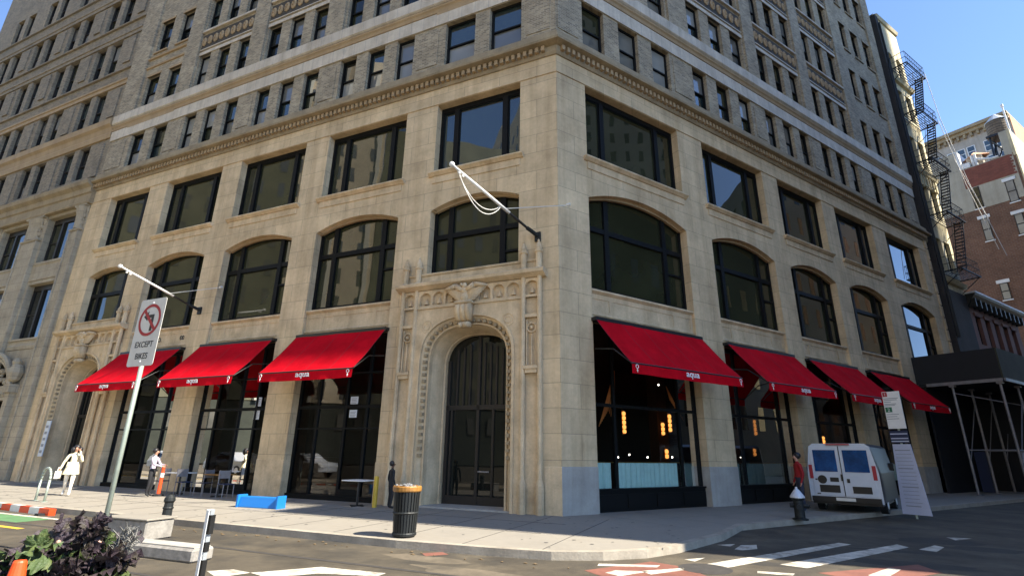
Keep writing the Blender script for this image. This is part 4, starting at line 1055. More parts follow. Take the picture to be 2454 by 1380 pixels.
# ------------------------------------------------------------------ pavement shed (scaffold) beyond the last awning
SH = street_obj('pavement_shed', 24.3, 0, 0, 'black plywood construction shed on steel posts covering the far pavement', 'scaffold shed')
b = MB(); SO = 3.6
b.box(0, .06, -SO, -.05, 5.45, 6.95); b.box(.06, 30, -.12, -.05, 5.5, 5.6); b.box(.06, 30, -SO, -.05, 5.32, 5.44); b.build('parapet', M['ply'], SH)
b = MB(); b.box(.0, 30, -SO - .06, -SO, 5.45, 6.95); b.build('street_parapet', M['plyg'], SH)
b = MB(); b.box(-.06, .0, -SO - .02, -.5, 5.30, 5.46); b.box(-.05, 30, -SO - .14, -SO - .07, 5.3, 5.45); b.build('beam', M['steel'], SH)
for x in (.1, 2.6, 5.2, 7.8, 10.4, 13):
    for y in (-SO + .15, -1.55):
        b = MB(); b.tube((x, y, 0), (x, y, 5.3), .06, n=8); b.box(x - .15, x + .15, y - .15, y + .15, 0, .03); b.box(x - .12, x + .12, y - .12, y + .12, 5.2, 5.3)
        if x < 6: b.tube((x, y, 1.5), (x + 2.5, y, 4.5), .025, n=5)
        b.build('post', M['steel'], SH)
b = MB()
for x in (.1, 2.6): b.tube((x, -SO + .15, 2.1), (x, -1.55, 2.1), .035, n=6); b.tube((x, -SO + .15, 4.3), (x, -1.55, 4.9), .025, n=6)
b.tube((.1, -SO + .15, 2.1), (13, -SO + .15, 2.1), .03, n=6); b.build('rail', M['steel'], SH)
b = MB(); b.box(6.5, 6.6, -SO + .1, -.2, 0, 5.3); b.box(.2, 20, -.35, -.25, 0, 5.3); b.build('hoarding', M['ply'], SH)
for y, m in ((-3.1, M['lavsheet']), (-1.25, M['navy'])):
    b = MB(); b.box(2.7, 2.76, y - .3, y + .3, .05, 2.05); b.build('sheet_panel', m, SH)

# ------------------------------------------------------------------ opposite side of the crossing (outside the frame: seen in panes; tower and wing added for shade, angled blocks for bounce)
def block(name, pts, z0, z1, m, label, gl='gl_dark'):
    b = MB(); n = len(pts); b.poly([(x, y, z1) for x, y in pts])
    for (x0, y0), (x1, y1) in zip(pts, pts[1:] + pts[:1]): b.poly([(x0, y0, z0), (x1, y1, z0), (x1, y1, z1), (x0, y0, z1)])
    R = empty(name, (pts[0][0], pts[0][1], 0), label=label, cat='building')
    o = b.build('wall', m, R); o.location = (-pts[0][0], -pts[0][1], 0)
    f = MB()
    for (x0, y0), (x1, y1) in zip(pts, pts[1:] + pts[:1]):
        d = Vector((x1 - x0, y1 - y0, 0)); Ln = d.length
        if Ln < 4: continue
        d.normalize(); nn = Vector((d.y, -d.x, 0)); k = int(Ln / 2.6)
        for i in range(k):
            for j in range(int((z1 - 4) / 4)):
                a = (i + .5) * Ln / k; p = Vector((x0, y0, 0)) + d * a; z = 4 + j * 4
                q = [p - d * .48, p + d * .48]
                for s_ in (1, -1):
                    w_ = nn * .04 * s_
                    f.poly([q[0] + w_ + Vector((0, 0, z)), q[1] + w_ + Vector((0, 0, z)), q[1] + w_ + Vector((0, 0, z + 2.2)), q[0] + w_ + Vector((0, 0, z + 2.2))])
                    break
    o = f.build('window', M[gl], R); o.location = (-pts[0][0], -pts[0][1], 0); o['kind'] = 'stuff'
    return R
M['bldA'] = mat('opposite_tan', (0.66, 0.54, 0.37), .9, var=.15, scale=.5)
M['bldD'] = mat('opposite_dark', (0.05, 0.055, 0.04), .9, var=.3, scale=.4)
M['bldB'] = mat('opposite_grey', (0.25, 0.225, 0.19), .9, var=.15, scale=.5)
def rr(v, o): p = rw(v, o, 0); return (p.x, p.y)
c0 = (20.3, -1.25)
e1 = (20.3 + .561 * 35, -1.25 + .828 * 35)
block('opposite_row', [c0, (64, -1.25), (64, e1[1] - .1), (e1[0], e1[1] - .1)], 0, 23, M['bldD'], 'low dark row across the side street reflected in the shaded windows')
block('shade_tower', [(72, -1.72), (92, -1.72), (92, e1[1]), (72, e1[1])], 0, 138, M['bldB'], 'unseen grey tower added beyond the side street to block the sun')  # unseen tower, placed and sized to keep sun off the fronts
block('shade_wing', [(20.6, -3.3), (70, -3.3), (70, -1.3), (20.6, -1.3)], 0, 29, M['bldB'], 'unseen lower wing added across the side street to cast the pavement shade')  # unseen wing, shaped to shade the pavement strip
e2 = (e1[0] + .561 * 30, e1[1] + .828 * 30)
block('opposite_loft', [(e1[0] + .05, e1[1] + .05), (70, e1[1] + .05), (70, e2[1]), e2], 0, 37, M['bldB'], 'mid height loft further along the side street opposite')
fa, fb = Vector((-61, -24, 0)), Vector((12, -86, 0)); fd = (fb - fa).normalized(); fn = Vector((fd.y, -fd.x, 0))  # face line turned to the sun so the unseen blocks bounce warm light
def face_block(a0, a1, h, m, label, setb=0.0, strips=True, gl='gl_grey'):
    p, q = fa + fd * a0 + fn * setb, fa + fd * a1 + fn * setb
    R = block('unseen_avenue_block', [(p.x, p.y), (p.x + fn.x * 30, p.y + fn.y * 30), (q.x + fn.x * 30, q.y + fn.y * 30), (q.x, q.y)], 7.5, h, m, label, gl)
    if strips:
        for k in range(int((a1 - a0) / 5.2) + 1):
            c = fa + fd * (a0 + .6 + k * 5.2) + fn * setb; b = MB(); w2, d2 = fd * .35, fn * -.3
            P = [c - w2, c + w2, c + w2 + d2, c - w2 + d2]
            for i in range(4): b.poly([tuple(P[i] + Vector((0, 0, 7.5))), tuple(P[(i + 1) % 4] + Vector((0, 0, 7.5))), tuple(P[(i + 1) % 4] + Vector((0, 0, h - 2))), tuple(P[i] + Vector((0, 0, h - 2)))])
            o = b.build('pilaster', M['bldW'], R); o.location = (-p.x, -p.y, 0)
M['bldW'] = mat('opposite_pale', (.72, .66, .52), .9, var=.1); M['bldG'] = mat('opposite_olive', (.17, .16, .10), .9, var=.25, scale=.25)
face_block(-6, 13, 46, M['bldG'], 'olive block across the avenue mirrored in the left upper windows', strips=False)
face_block(13.1, 25, 62, M['bldA'], 'sunlit tan block with pale pilasters mirrored in the upper windows')
face_block(25.1, 47, 50, M['bldG'], 'wide olive block across the avenue mirrored beside the corner', strips=False)
face_block(47.1, 96, 62, M['bldA'], 'long unseen tan block angled across the avenue to bounce warm sunlight')
block('avenue_shop_row', [(-60.8, -24.2), (-94, -24.2), (-94, -114), (11.5, -114), (11.5, -86)], 0, 7.4, M['bldD'], 'dark shop storeys under the tan block across the avenue')

# ------------------------------------------------------------------ street furniture
def G0(px, py, z=0.0): p = gpt(px, py, z); return Vector((p.x, p.y, z))
# no-turn sign on its pole
sp = G0(224, 1345, RZ)
NS = empty('traffic_sign', sp, label='no left turn except bikes sign on a pale pole rising behind the kale', cat='traffic sign')
b = MB(); b.tube((0, .03, 0), (0, .03, 4.28), .038, n=8); b.build('pole', M['greypole'], NS, smooth=True)
SW, SZ0, SZ1 = .72, 3.10, 4.34
b = MB(); n = 6; r_ = .05; pts = []
for cx, cz, a0 in ((SW / 2 - r_, SZ1 - r_, 0), (-SW / 2 + r_, SZ1 - r_, 90), (-SW / 2 + r_, SZ0 + r_, 180), (SW / 2 - r_, SZ0 + r_, 270)):
    for k in range(n + 1): a = math.radians(a0 + 90 * k / n); pts.append((cx + r_ * math.cos(a), cz + r_ * math.sin(a)))
b.poly([(x, -.018, z) for x, z in pts]); b.poly([(x, -.012, z) for x, z in reversed(pts)])
for (x0, z0), (x1, z1) in zip(pts, pts[1:] + pts[:1]): b.poly([(x0, -.018, z0), (x1, -.018, z1), (x1, -.012, z1), (x0, -.012, z0)])
b.build('sign_plate', M['sign'], NS)
b = MB(); cz = SZ1 - .40; R1_, R2_ = .30, .245
for k in range(36):
    a0, a1 = 2 * PI * k / 36, 2 * PI * (k + 1) / 36
    b.poly([(R2_ * math.cos(a0), -.0215, cz + R2_ * math.sin(a0)), (R2_ * math.cos(a1), -.0215, cz + R2_ * math.sin(a1)), (R1_ * math.cos(a1), -.0215, cz + R1_ * math.sin(a1)), (R1_ * math.cos(a0), -.0215, cz + R1_ * math.sin(a0))])
d = math.sqrt(.5); w_ = .03
b.poly([(-.19 - w_ * d, -.0222, cz + .19 - w_ * d), (.19 - w_ * d, -.0222, cz - .19 - w_ * d), (.19 + w_ * d, -.0222, cz - .19 + w_ * d), (-.19 + w_ * d, -.0222, cz + .19 + w_ * d)])
b.build('prohibition_ring', M['signred'], NS)
b = MB()
def q2(pts): b.poly([(x, -.0205, cz + z) for x, z in pts])
q2([(.04, -.21), (.11, -.21), (.11, .10), (.04, .10)]); q2([(-.06, .04), (.04, .04), (.04, .10), (-.06, .10)]); q2([(-.06, -.02), (-.06, .17), (-.18, .07)])
b.build('left_arrow', M['blackletter'], NS)
text_mesh('EXCEPT', .15, 'lettering', M['blackletter'], NS, (0, -.021, SZ0 + .34), (PI / 2, 0, 0), ext=.001, sx=.95, bold=.002)
text_mesh('BIKES', .15, 'lettering', M['blackletter'], NS, (0, -.021, SZ0 + .13), (PI / 2, 0, 0), ext=.001, sx=.95, bold=.002)
b = MB()
for z in (SZ1 - .08, SZ0 + .08): b.lathe([(.02, 0), (.02, .012)], 8, (0, 0, 0)); [b.v.__setitem__(q, (b.v[q][0], -.018 - b.v[q][2], z + b.v[q][1])) for q in range(len(b.v) - 16, len(b.v))]
b.build('bolts', M['silver'], NS)
# litter bin
TB = empty('litter_bin', (-1.65, -5.03, .006), label='black slatted litter bin with an orange rim on the kerb', cat='litter bin')
b = MB(); b.lathe([(.20, .05), (.24, .86), (.235, .86), (.19, .06)], 24); b.build('liner', M['black'], TB)
b = MB()
for k in range(26):
    a = 2 * PI * k / 26; t = Vector((-math.sin(a), math.cos(a), 0)); o0 = Vector((math.cos(a), math.sin(a), 0))
    p = [o0 * .225 - t * .018, o0 * .225 + t * .018]; q = [o0 * .268 - t * .021, o0 * .268 + t * .021]
    b.poly([tuple(p[0] + Vector((0, 0, .03))), tuple(p[1] + Vector((0, 0, .03))), tuple(q[1] + Vector((0, 0, .84))), tuple(q[0] + Vector((0, 0, .84)))])
    b.poly([tuple(p[0] * .95 + Vector((0, 0, .03))), tuple(p[1] * .95 + Vector((0, 0, .03))), tuple(q[1] * .95 + Vector((0, 0, .84))), tuple(q[0] * .95 + Vector((0, 0, .84)))])
for z, r_ in ((.04, .23), (.42, .25)): b.lathe([(r_, z), (r_ + .012, z + .02), (r_, z + .04)], 24)
b.lathe([(.2, 0), (.24, .03), (.24, .05)], 24); b.build('slats', M['iron'], TB)
b = MB(); b.lathe([(.275, .83), (.29, .85), (.29, .92), (.275, .94), (.22, .93), (.22, .85)], 24); b.build('rim', M['rim'], TB)
b = MB()
for k in range(34):
    a = random.uniform(0, 2 * PI); r_ = random.uniform(.02, .24); b.ball((r_ * math.cos(a), r_ * math.sin(a), .91 + random.uniform(0, .05)), random.uniform(.015, .05), 5, sx=random.uniform(.6, 1.6), sz=.7)
b.build('bag_litter', M['bag'], TB)
# hydrant
FH = empty('fire_hydrant', (5.92, 2.62, 0), label='black fire hydrant with a silver cone cap on the shaded corner', cat='fire hydrant')
b = MB(); b.lathe([(.20, 0), (.20, .04), (.13, .06), (.13, .12), (.125, .50), (.16, .52), (.16, .56)], 16)
b.build('barrel', M['iron'], FH, smooth=False)
b = MB(); b.lathe([(.185, .56), (.185, .60), (.14, .66), (.07, .76), (.035, .79), (.03, .84), (.005, .845)], 16); b.build('bonnet', M['silver'], FH, smooth=False)
b = MB(); b.tube((.1, 0, .36), (.24, 0, .36), .06, n=8); b.tube((.24, 0, .36), (.28, 0, .36), .035, n=6); b.tube((0, -.1, .33), (0, -.2, .33), .075, n=8); b.tube((-.1, 0, .36), (-.22, 0, .36), .055, n=8); b.build('nozzle', M['iron'], FH)
# cycle rack
BR_ = empty('cycle_rack', (-15.2, -4.68, 0), math.radians(172), label='grey steel hoop cycle rack on the sunlit pavement by the woman', cat='cycle rack')
b = MB(); pts = [Vector((-.34, 0, 0)), Vector((-.34, 0, .62))] + [Vector((.34 * -math.cos(PI * k / 10), 0, .62 + .34 * math.sin(PI * k / 10))) for k in range(1, 10)] + [Vector((.34, 0, .62)), Vector((.34, 0, 0))]
b.path(pts, .035, n=8); b.build('hoop', M['greypole'], BR_, smooth=True)
b = MB(); [b.lathe([(.09, 0), (.09, .015)], 12, (x, 0, 0)) for x in (-.34, .34)]; b.build('foot_plate', M['greypole'], BR_)
# parking notice post on the side street
pp = G0(2196, 1243, RZ)
def zat(px, py, P):
    v = fwd + rt * ((px - 1227) / F_PX) - up * ((py - 690) / F_PX); h = Vector((fwd.x, fwd.y, 0)).normalized(); t = (Vector((P.x - CAM.x, P.y - CAM.y, 0)).dot(h)) / Vector((v.x, v.y, 0)).dot(h); return CAM.z + v.z * t
pk = (zat(2141, 938, pp) - RZ) / 3.86
PS = empty('parking_sign', pp, GAM, label='tall white parking notice post with red and green squares in the side street', cat='street sign')
b = MB(); b.tube((.06, 0, 0), (.06, 0, 3.85), .035, n=8); b.build('pole', M['greypole'], PS)
b = MB(); b.poly([(0, -.44, .12), (0, .34, .12), (0, .24, 2.2), (0, -.26, 2.2)]); b.poly([(.03, -.44, .12), (.03, .34, .12), (.03, .24, 2.2), (.03, -.26, 2.2)])
b.poly([(0, -.44, .12), (.03, -.44, .12), (.03, -.26, 2.2), (0, -.26, 2.2)]); b.poly([(0, .34, .12), (.03, .34, .12), (.03, .24, 2.2), (0, .24, 2.2)])
b.build('poster_board', M['lavsheet'], PS)
b = MB(); b.box(-.002, .028, -.25, .25, 2.24, 2.62); b.build('dark_panel', M['navy'], PS)
b = MB(); [b.box(-.008, -.002, -.24, .24, z, z + .035) for z in (2.27, 2.36, 2.5)]; b.build('slat', M['lavsheet'], PS)
b = MB(); b.box(-.01, .02, -.25, .25, 2.68, 3.86); b.build('sign_plate', M['white'], PS)
b = MB(); b.box(-.014, -.0105, .10, .235, 3.70, 3.845); b.build('red_square', M['signred'], PS)
b = MB(); b.box(-.014, -.0105, .04, .23, 3.20, 3.36); b.build('green_square', M['signgreen'], PS)
text_mesh('1', .13, 'lettering', M['white'], PS, (-.0145, .165, 3.73), (PI / 2, 0, -PI / 2), ext=.001)
text_mesh('2', .15, 'lettering', M['white'], PS, (-.0145, .135, 3.225), (PI / 2, 0, -PI / 2), ext=.001)
b = MB()
for z, w_ in ((3.63, .42), (3.58, .38), (3.52, .2), (3.45, .34), (3.41, .3), (3.12, .36), (3.05, .3), (2.98, .34)): b.box(-.013, -.0105, .23 - w_, .23, z, z + .02)
for k in range(16):
    z = .35 + k * .11; b.box(-.004, -.0005, -.2 - .06 * random.random(), .2, z, z + (.014 if k % 5 else .03))
b.build('print_lines', M['signgrey'], PS)
PS.scale = (pk, pk, pk)
# white van standing with its back to the corner
VN = empty('delivery_van', rw(8.5, 2.15, -.02), GAM + math.radians(17), label='white van parked on the side street with blue rear windows', cat='van')
b = MB(); prof = [(-.0, .32), (-1.95, .32), (-1.95, 1.2), (-1.82, 1.98), (-1.7, 2.08), (-.25, 2.08), (-.13, 1.98), (0, 1.2)]
b.sweep(prof, 0.0, 3.9); b.build('body', M['vand'], VN, bevel=.04)  # body near-black, with a white rear set on it
b = MB(); b.poly([(-.008, y, z) for y, z in prof]); b.build('rear_frame', M['vanw'], VN)
b = MB(); b.box(-.02, 4.0, -1.9, -.05, .26, .34); b.box(-.12, 0, -1.9, -.05, .34, .48); b.build('bumper', M['black'], VN)
for y0, y1 in ((-.92, -.18), (-1.78, -1.02)):
    dr = MB(); dr.box(-.02, 0, y0 - .05, y1 + .05, .50, 2.0); o = dr.build('rear_door', M['vanw'], VN, bevel=.012)
    g = MB(); g.box(-.03, -.021, y0 + .05, y1 - .05, 1.22, 1.88); g.build('window', M['bluewin'], o)
    h = MB()
    if y1 > -.5:
        h.lathe([(.13, 0), (.13, .01)], 16); [h.v.__setitem__(q, (-.021 - h.v[q][2], -.40 + h.v[q][0], .98 + h.v[q][1])) for q in range(len(h.v))]
        h.box(-.032, -.021, -.86, -.30, .60, .82); h.box(-.03, -.021, -.86, -.62, .92, 1.05); h.box(-.03, -.021, -.26, -.2, .96, 1.0); h.box(-.03, -.021, -.3, -.2, .54, .57)
    else: h.box(-.034, -.021, -1.16, -1.08, .9, 1.02); h.box(-.032, -.021, -1.7, -1.2, .60, .8)
    h.build('recess', M['black'], o)
b = MB(); b.box(-.128, -.121, -1.24, -.72, .37, .46); b.build('number_plate', M['sign'], VN)
for y in (-.02, -1.93):
    b = MB(); b.box(3.1, 3.25, y - .12, y + .12, 1.25, 1.5); b.build('mirror', M['black'], VN, bevel=.02)
b = MB(); b.box(-.045, -.021, -.99, -.93, .95, 1.15); b.box(-.03, -.0, -.985, -.965, .5, 2.0); b.build('door_handle', M['black'], VN)
b = MB(); b.box(-.06, .05, -1.3, -.65, 2.03, 2.07); b.build('brake_lamp', M['signred'], VN)
for y in (-.11, -1.84): b = MB(); b.box(-.03, 0, y - .05, y + .05, 1.0, 1.42); b.build('tail_lamp', M['signred'], VN)
for x in (.9, 3.2):
    for y in (-.12, -1.83):
        b = MB(); b.tube((x, y - .1, .32), (x, y + .1, .32), .32, n=20); o = b.build('wheel', M['rubber'], VN)
        b = MB(); b.tube((x, y - .108, .32), (x, y + .108, .32), .18, n=12); b.build('rim', M['silver'], o)
# small things by the shopfronts
yp = Vector((-5.66, -.8, 0))
YP = empty('bollard', yp, label='short yellow post beside the entrance by the last shop window', cat='bollard')
b = MB(); b.tube((0, 0, 0), (0, 0, .82), .07, n=10); b.build('post', M['yellow'], YP); b = MB(); b.lathe([(.075, .82), (.06, .87), (.01, .89)], 10); b.build('cap', M['yellow'], YP)
def table(x, y, lab, m):
    T = empty('cafe_table', (x, y, 0), label=lab, cat='table', group='small pavement tables')
    b = MB(); b.box(-.4, .4, -.35, .35, .72, .75); b.build('table_top', m, T, bevel=.008)
    b = MB(); b.tube((0, 0, .02), (0, 0, .72), .035, n=8); b.box(-.25, .25, -.03, .03, 0, .03); b.box(-.03, .03, -.25, .25, .0, .031); b.build('pedestal', M['black'], T); return T
table(-6.35, -.75, 'small pavement table with a white top next to the yellow post', M['white'])
table(-12.5, -.75, 'small pavement table with a brown top outside the middle shopfront', M['rim'])
table(-14.6, -.75, 'small pavement table by the pier left of the middle shopfront', M['white'])
def chair(x, y, rz, lab, src=[None]):
    if src[0] is None:
        T = empty('cafe_chair'); src[0] = T
        b = MB(); b.box(-.2, .2, -.2, .2, .43, .46); b.build('seat', M['navy'], T)
        b = MB(); b.box(-.2, .2, .18, .21, .62, .88); b.build('backrest', M['steel'], T)
        for sx in (-1, 1):
            for sy in (-1, 1):
                b = MB(); b.tube((sx * .19, sy * .19, 0), (sx * .18, sy * .18, .45 if sy < 0 else .9), .016, n=6); b.build('leg', M['steel'], T)
    else: T = copy_tree(src[0])
    T.location = (x, y, 0); T.rotation_euler = (0, 0, rz); return tag(T, lab, 'chair', 'pavement chairs outside the middle shopfront')
chair(-11.9, -.95, 1.4, 'pavement chair between the middle shopfront and the blue barrier, right of its table')
chair(-13.1, -.9, -1.5, 'pavement chair left of the brown table outside the middle shopfront')
chair(-14.0, -1.0, 1.5, 'pavement chair right of the white table by the pier')
chair(-15.3, -1.0, -1.6, 'pavement chair left of the white table by the pier')
BB = empty('barrier', G0(628, 1216), math.radians(6), label='low bright blue plastic barrier lying on the pavement under the awnings', cat='barrier')
b = MB(); b.sweep([(-.16, 0), (.16, 0), (.10, .22), (.08, .30), (-.08, .30), (-.10, .22)], -.75, .6); b.build('trough', M['blue'], BB, bevel=.02); 
for x in (-.8, .6): b = MB(); b.box(x, x + .055, -.18, .18, 0, .34); b.build('end_plate', M['blue'], BB)
OD = empty('traffic_delineator', G0(378, 1188), label='orange traffic post with a white collar beside the person in lavender', cat='traffic post')
b = MB(); b.tube((0, 0, .06), (0, 0, .95), .06, .05, n=10); b.build('post', M['cone'], OD); b = MB(); b.tube((0, 0, .62), (0, 0, .76), .062, .06, n=10); b.build('collar', M['white'], OD); b = MB(); b.lathe([(.18, 0), (.18, .05), (.07, .08)], 10); b.build('foot', M['rubber'], OD)
# striped plank along the kerb at far left
SB = empty('striped_barrier', (-16.5, -5.62, RZ), math.radians(-3), label='red and white striped barrier board lying along the left kerb', cat='barrier')
b = MB(); n = 17
for k in range(n): b.sweep([(-.05, .0), (.05, .0), (.05, .17), (-.05, .17)], -4.6 + k * .53, -4.6 + (k + 1) * .53, -1.2, -1.2, m=k % 2)
b.build('board', [M['cone'], M['white']], SB)
b = MB(); [b.box(x - .1, x + .1, -.2, .2, -.0, .05) for x in (-4, -1.4, 1.6, 4.1)]; b.build('foot', M['rubber'], SB)
# foreground: bollard, granite block, white marker post, cone, kale
kb = G0(390, 1280, RZ)
KB = empty('bollard', kb, label='black iron bollard standing in the road beyond the kale', cat='bollard')
b = MB(); b.lathe([(.16, 0), (.16, .06), (.10, .10), (.085, .62), (.11, .66), (.10, .72), (.05, .78), (.01, .79)], 14); b.build('shaft', M['iron'], KB); b = MB(); b.lathe([(.095, .5), (.105, .52), (.095, .54)], 14); b.build('collar', M['iron'], KB)
GB = empty('granite_block', G0(335, 1288, RZ), math.radians(4), label='low pale granite block in front of the black bollard', cat='stone block')
b = MB(); b.box(-.75, .5, -.3, .3, 0, .36); b.build('block', M['granite'], GB, bevel=.025); b = MB(); b.box(-.78, .53, -.33, .33, .362, .40); b.build('slab', M['walk'], GB, bevel=.01)
PB = empty('kerb_block', G0(400, 1335, RZ), math.radians(3), label='long dark grey stone block in the sunny foreground right of the kale', cat='stone block')
b = MB(); b.box(-1.15, .8, -.2, .2, 0, .2); b.build('block', M['granite'], PB, bevel=.03); b = MB(); b.box(-1.1, .75, -.15, .15, .202, .22); b.build('slab', M['base'], PB)
wp = G0(474, 1400, RZ)
WP = empty('marker_post', wp, label='white upright marker post with dark striped edge in the foreground', cat='marker post')
b = MB(); b.box(-.045, .02, -.04, .04, 0, .93); b.build('post', M['white'], WP, bevel=.008)
b = MB()
b.box(.021, .06, -.035, .035, .02, .30); b.box(.021, .05, -.035, .035, .40, .52); b.box(.021, .07, -.035, .035, .62, .86)
b.build('dark_bands', M['black'], WP)
b = MB(); b.box(.0205, .04, -.03, .03, 0, .93); b.build('edge_strip', M['tin'], WP); b = MB(); b.lathe([(.2, 0), (.2, .04), (.06, .07)], 12); b.build('foot', M['rubber'], WP)
v = fwd + rt * ((48 - 1227) / F_PX) - up * ((1346 - 690) / F_PX)
v.normalize(); tp = CAM + v * 4.7
TC = empty('traffic_cone', (tp.x, tp.y, RZ), label='bright orange traffic cone at the bottom left corner by the kale', cat='traffic cone')
hh = tp.z - RZ
b = MB(); b.lathe([(.17, .05), (.035, hh), (.03, hh + .01)], 16); b.build('cone', M['cone'], TC, smooth=False); b = MB(); b.box(-.2, .2, -.2, .2, 0, .045); b.build('base', M['rubber'], TC); b = MB(); b.lathe([(.128, hh * .42), (.098, hh * .62)], 16); b.build('band', M['white'], TC)
# ornamental kale in a planter
v = fwd + rt * ((172 - 1227) / F_PX) - up * ((1345 - 690) / F_PX); v = v / math.hypot(v.x, v.y)
kp = CAM + v * 5.2
KZ = kp.z - .12
KP = empty('kale_planter', (kp.x, kp.y, RZ), label='big mound of curly purple and green ornamental kale in the foreground', cat='planter')
hz = KZ - RZ
b = MB(); b.lathe([(.26, 0), (.28, .03), (.34, hz - .16), (.37, hz - .16), (.37, hz - .10), (.33, hz - .10), (.32, hz - .14)], 20); b.build('pot', M['pot'], KP)
b = MB(); b.lathe([(.32, hz - .15), (.2, hz - .1), (.01, hz - .07)], 16); b.build('soil', M['rubber'], KP)
def kale_leaf(mb, base, dirv, R_, seed, cup):
    d = dirv.normalized(); side = d.cross(Vector((0, 0, 1)))
    if side.length < .1: side = Vector((1, 0, 0))
    side.normalize(); nrm = side.cross(d)
    roll = math.sin(seed * 7) * .6; side, nrm = side * math.cos(roll) + nrm * math.sin(roll), nrm * math.cos(roll) - side * math.sin(roll)
    nr, na = 6, 34; idx = {}
    c0 = base + d * R_ * .35
    for j in range(nr + 1):
        q = j / nr
        for i in range(na + 1):
            a = math.radians(-125 + 250 * i / na)
            w = math.sin(a * 9 + seed) * .6 + math.sin(a * 15 + seed * 2.3) * .5
            lob = 1 + .16 * math.sin(a * 5 + seed) + .10 * math.sin(a * 13 + seed * 1.7)
            r = R_ * q * lob * (.72 + .28 * math.cos(a / 2))
            z = cup * R_ * q * q + .26 * R_ * q ** 3 * w + .10 * R_ * q ** 2 * math.sin(a * 23 + seed * 3)
            idx[i, j] = mb.vert(c0 + d * (r * math.cos(a)) + side * (r * math.sin(a) * .85) + nrm * z)
    for j in range(nr):
        for i in range(na): mb.f.append([idx[i, j], idx[i + 1, j], idx[i + 1, j + 1], idx[i, j + 1]]); mb.mi.append(0)
rnd = random.Random(5)
pl, gl = MB(), MB()
for i in range(250):
    t = rnd.random(); el = math.asin(min(1, .02 + .98 * t ** .8)); az = rnd.uniform(0, 2 * PI)
    dv = Vector((math.cos(az) * math.cos(el), math.sin(az) * math.cos(el), math.sin(el)))
    lean = dv + Vector((rnd.uniform(-.6, .6), rnd.uniform(-.6, .6), rnd.uniform(-.5, .35)))
    ro = rnd.uniform(.17, .27) * (1 + .18 * math.sin(az * 3 + 1) + .1 * math.sin(az * 7))
    base = Vector((dv.x * ro, dv.y * ro, hz - .12 + dv.z * ro * 1.55))
    green = (rnd.random() < (.60 if el < .5 else .14))
    kale_leaf(gl if green else pl, base, lean, rnd.uniform(.075, .125), rnd.uniform(0, 50), rnd.uniform(-.5, .5))
for i in range(16):           # outer leaves that break the outline
    az = rnd.uniform(0, 2 * PI); base = Vector((math.cos(az) * .24, math.sin(az) * .24, hz - .06 + rnd.uniform(0, .32)))
    kale_leaf(gl if rnd.random() < .4 else pl, base, Vector((math.cos(az), math.sin(az), rnd.uniform(-.1, .9))), .13, rnd.uniform(0, 50), -.3)
pl.build('purple_leaves', M['leafp'], KP, smooth=True); gl.build('green_leaves', M['leafg'], KP, smooth=True)
b = MB()
for i in range(26):
    az = rnd.uniform(-.9, .9) + .3; r_ = rnd.uniform(.25, .45); p0 = Vector((.14 + .08 * rnd.random(), .12, hz + .12)); p1 = p0 + Vector((rt.x * rnd.uniform(.05, .26), rt.y * rnd.uniform(.05, .26), rnd.uniform(.08, .24)))
    b.tube(p0, p1, .006, .003, n=4)
    for k in range(4): q = p0.lerp(p1, .5 + .12 * k); b.tube(q, q + Vector((rnd.uniform(-.06, .08), rnd.uniform(-.05, .05), rnd.uniform(.0, .07))), .005, .002, n=4)
b.build('dry_stems', M['pot'], KP)
b = MB()
for i in range(5): az = rnd.uniform(0, 6.3); b.ball((.2 * math.cos(az), .2 * math.sin(az), hz + .16 + rnd.uniform(-.05, .12)), .016, 7)
b.build('flowers', M['leaff'], KP)
b = MB(); [b.ball((rnd.uniform(-.2, .2), rnd.uniform(-.15, .15), .01), .03, 6, sz=.4) for i in range(8)]
o = b.build('leaf_litter', M['leaf_litter'], loc=G0(733, 1275, RZ)); tag(o, 'small heap of orange litter in the gutter by the kerb', 'litter')

# cars parked across the avenue, beyond the left edge of the frame: they show as mirror images in the shop glass
def car(m):
    C_ = empty('parked_car')
    b = MB(); pr = [(-2.2, .35), (2.15, .35), (2.2, .75), (2.1, .95), (1.2, 1.02), (.55, 1.52), (-1.3, 1.55), (-2.1, 1.1), (-2.25, .8)]
    n = len(pr)
    for y0, y1, k0, k1 in ((-.88, .88, 1, 1),):
        for i in range(n):
            (x0, z0), (x1, z1) = pr[i], pr[(i + 1) % n]; w0 = .88 - (.18 if z0 > 1.2 else 0); w1 = .88 - (.18 if z1 > 1.2 else 0)
            b.poly([(x0, -w0, z0), (x1, -w1, z1), (x1, w1, z1), (x0, w0, z0)])
    for s_ in (-1, 1): b.poly([(x, s_ * (.88 - (.18 if z > 1.2 else 0)), z) for x, z in pr])
    b.build('body', m, C_, bevel=.05)
    for s_ in (-1, 1):
        b = MB(); b.poly([(x, s_ * (.892 - .18 * (z - 1.0) / .5), z) for x, z in ((1.0, 1.06), (.5, 1.46), (-1.2, 1.48), (-1.75, 1.12))]); b.build('side_window', M['gl_dark'], C_)
        for x in (-1.4, 1.4):
            b = MB(); b.tube((x, s_ * .72, .33), (x, s_ * .91, .33), .33, n=18); o = b.build('wheel', M['rubber'], C_)
            b = MB(); b.tube((x, s_ * .90, .33), (x, s_ * .92, .33), .2, n=12); b.build('rim', M['silver'], o)
    for s_ in (-1, 1): b = MB(); b.box(2.16, 2.24, s_ * .7 - .15, s_ * .7 + .15, .68, .82); b.build('headlight', M['lightlens'], C_)
    return C_
M['lightlens'] = mat('lamp_lens', (.7, .7, .7), .2)
M['carsilver'] = mat('silver_car_paint', (.45, .46, .48), .3, metal=.6)
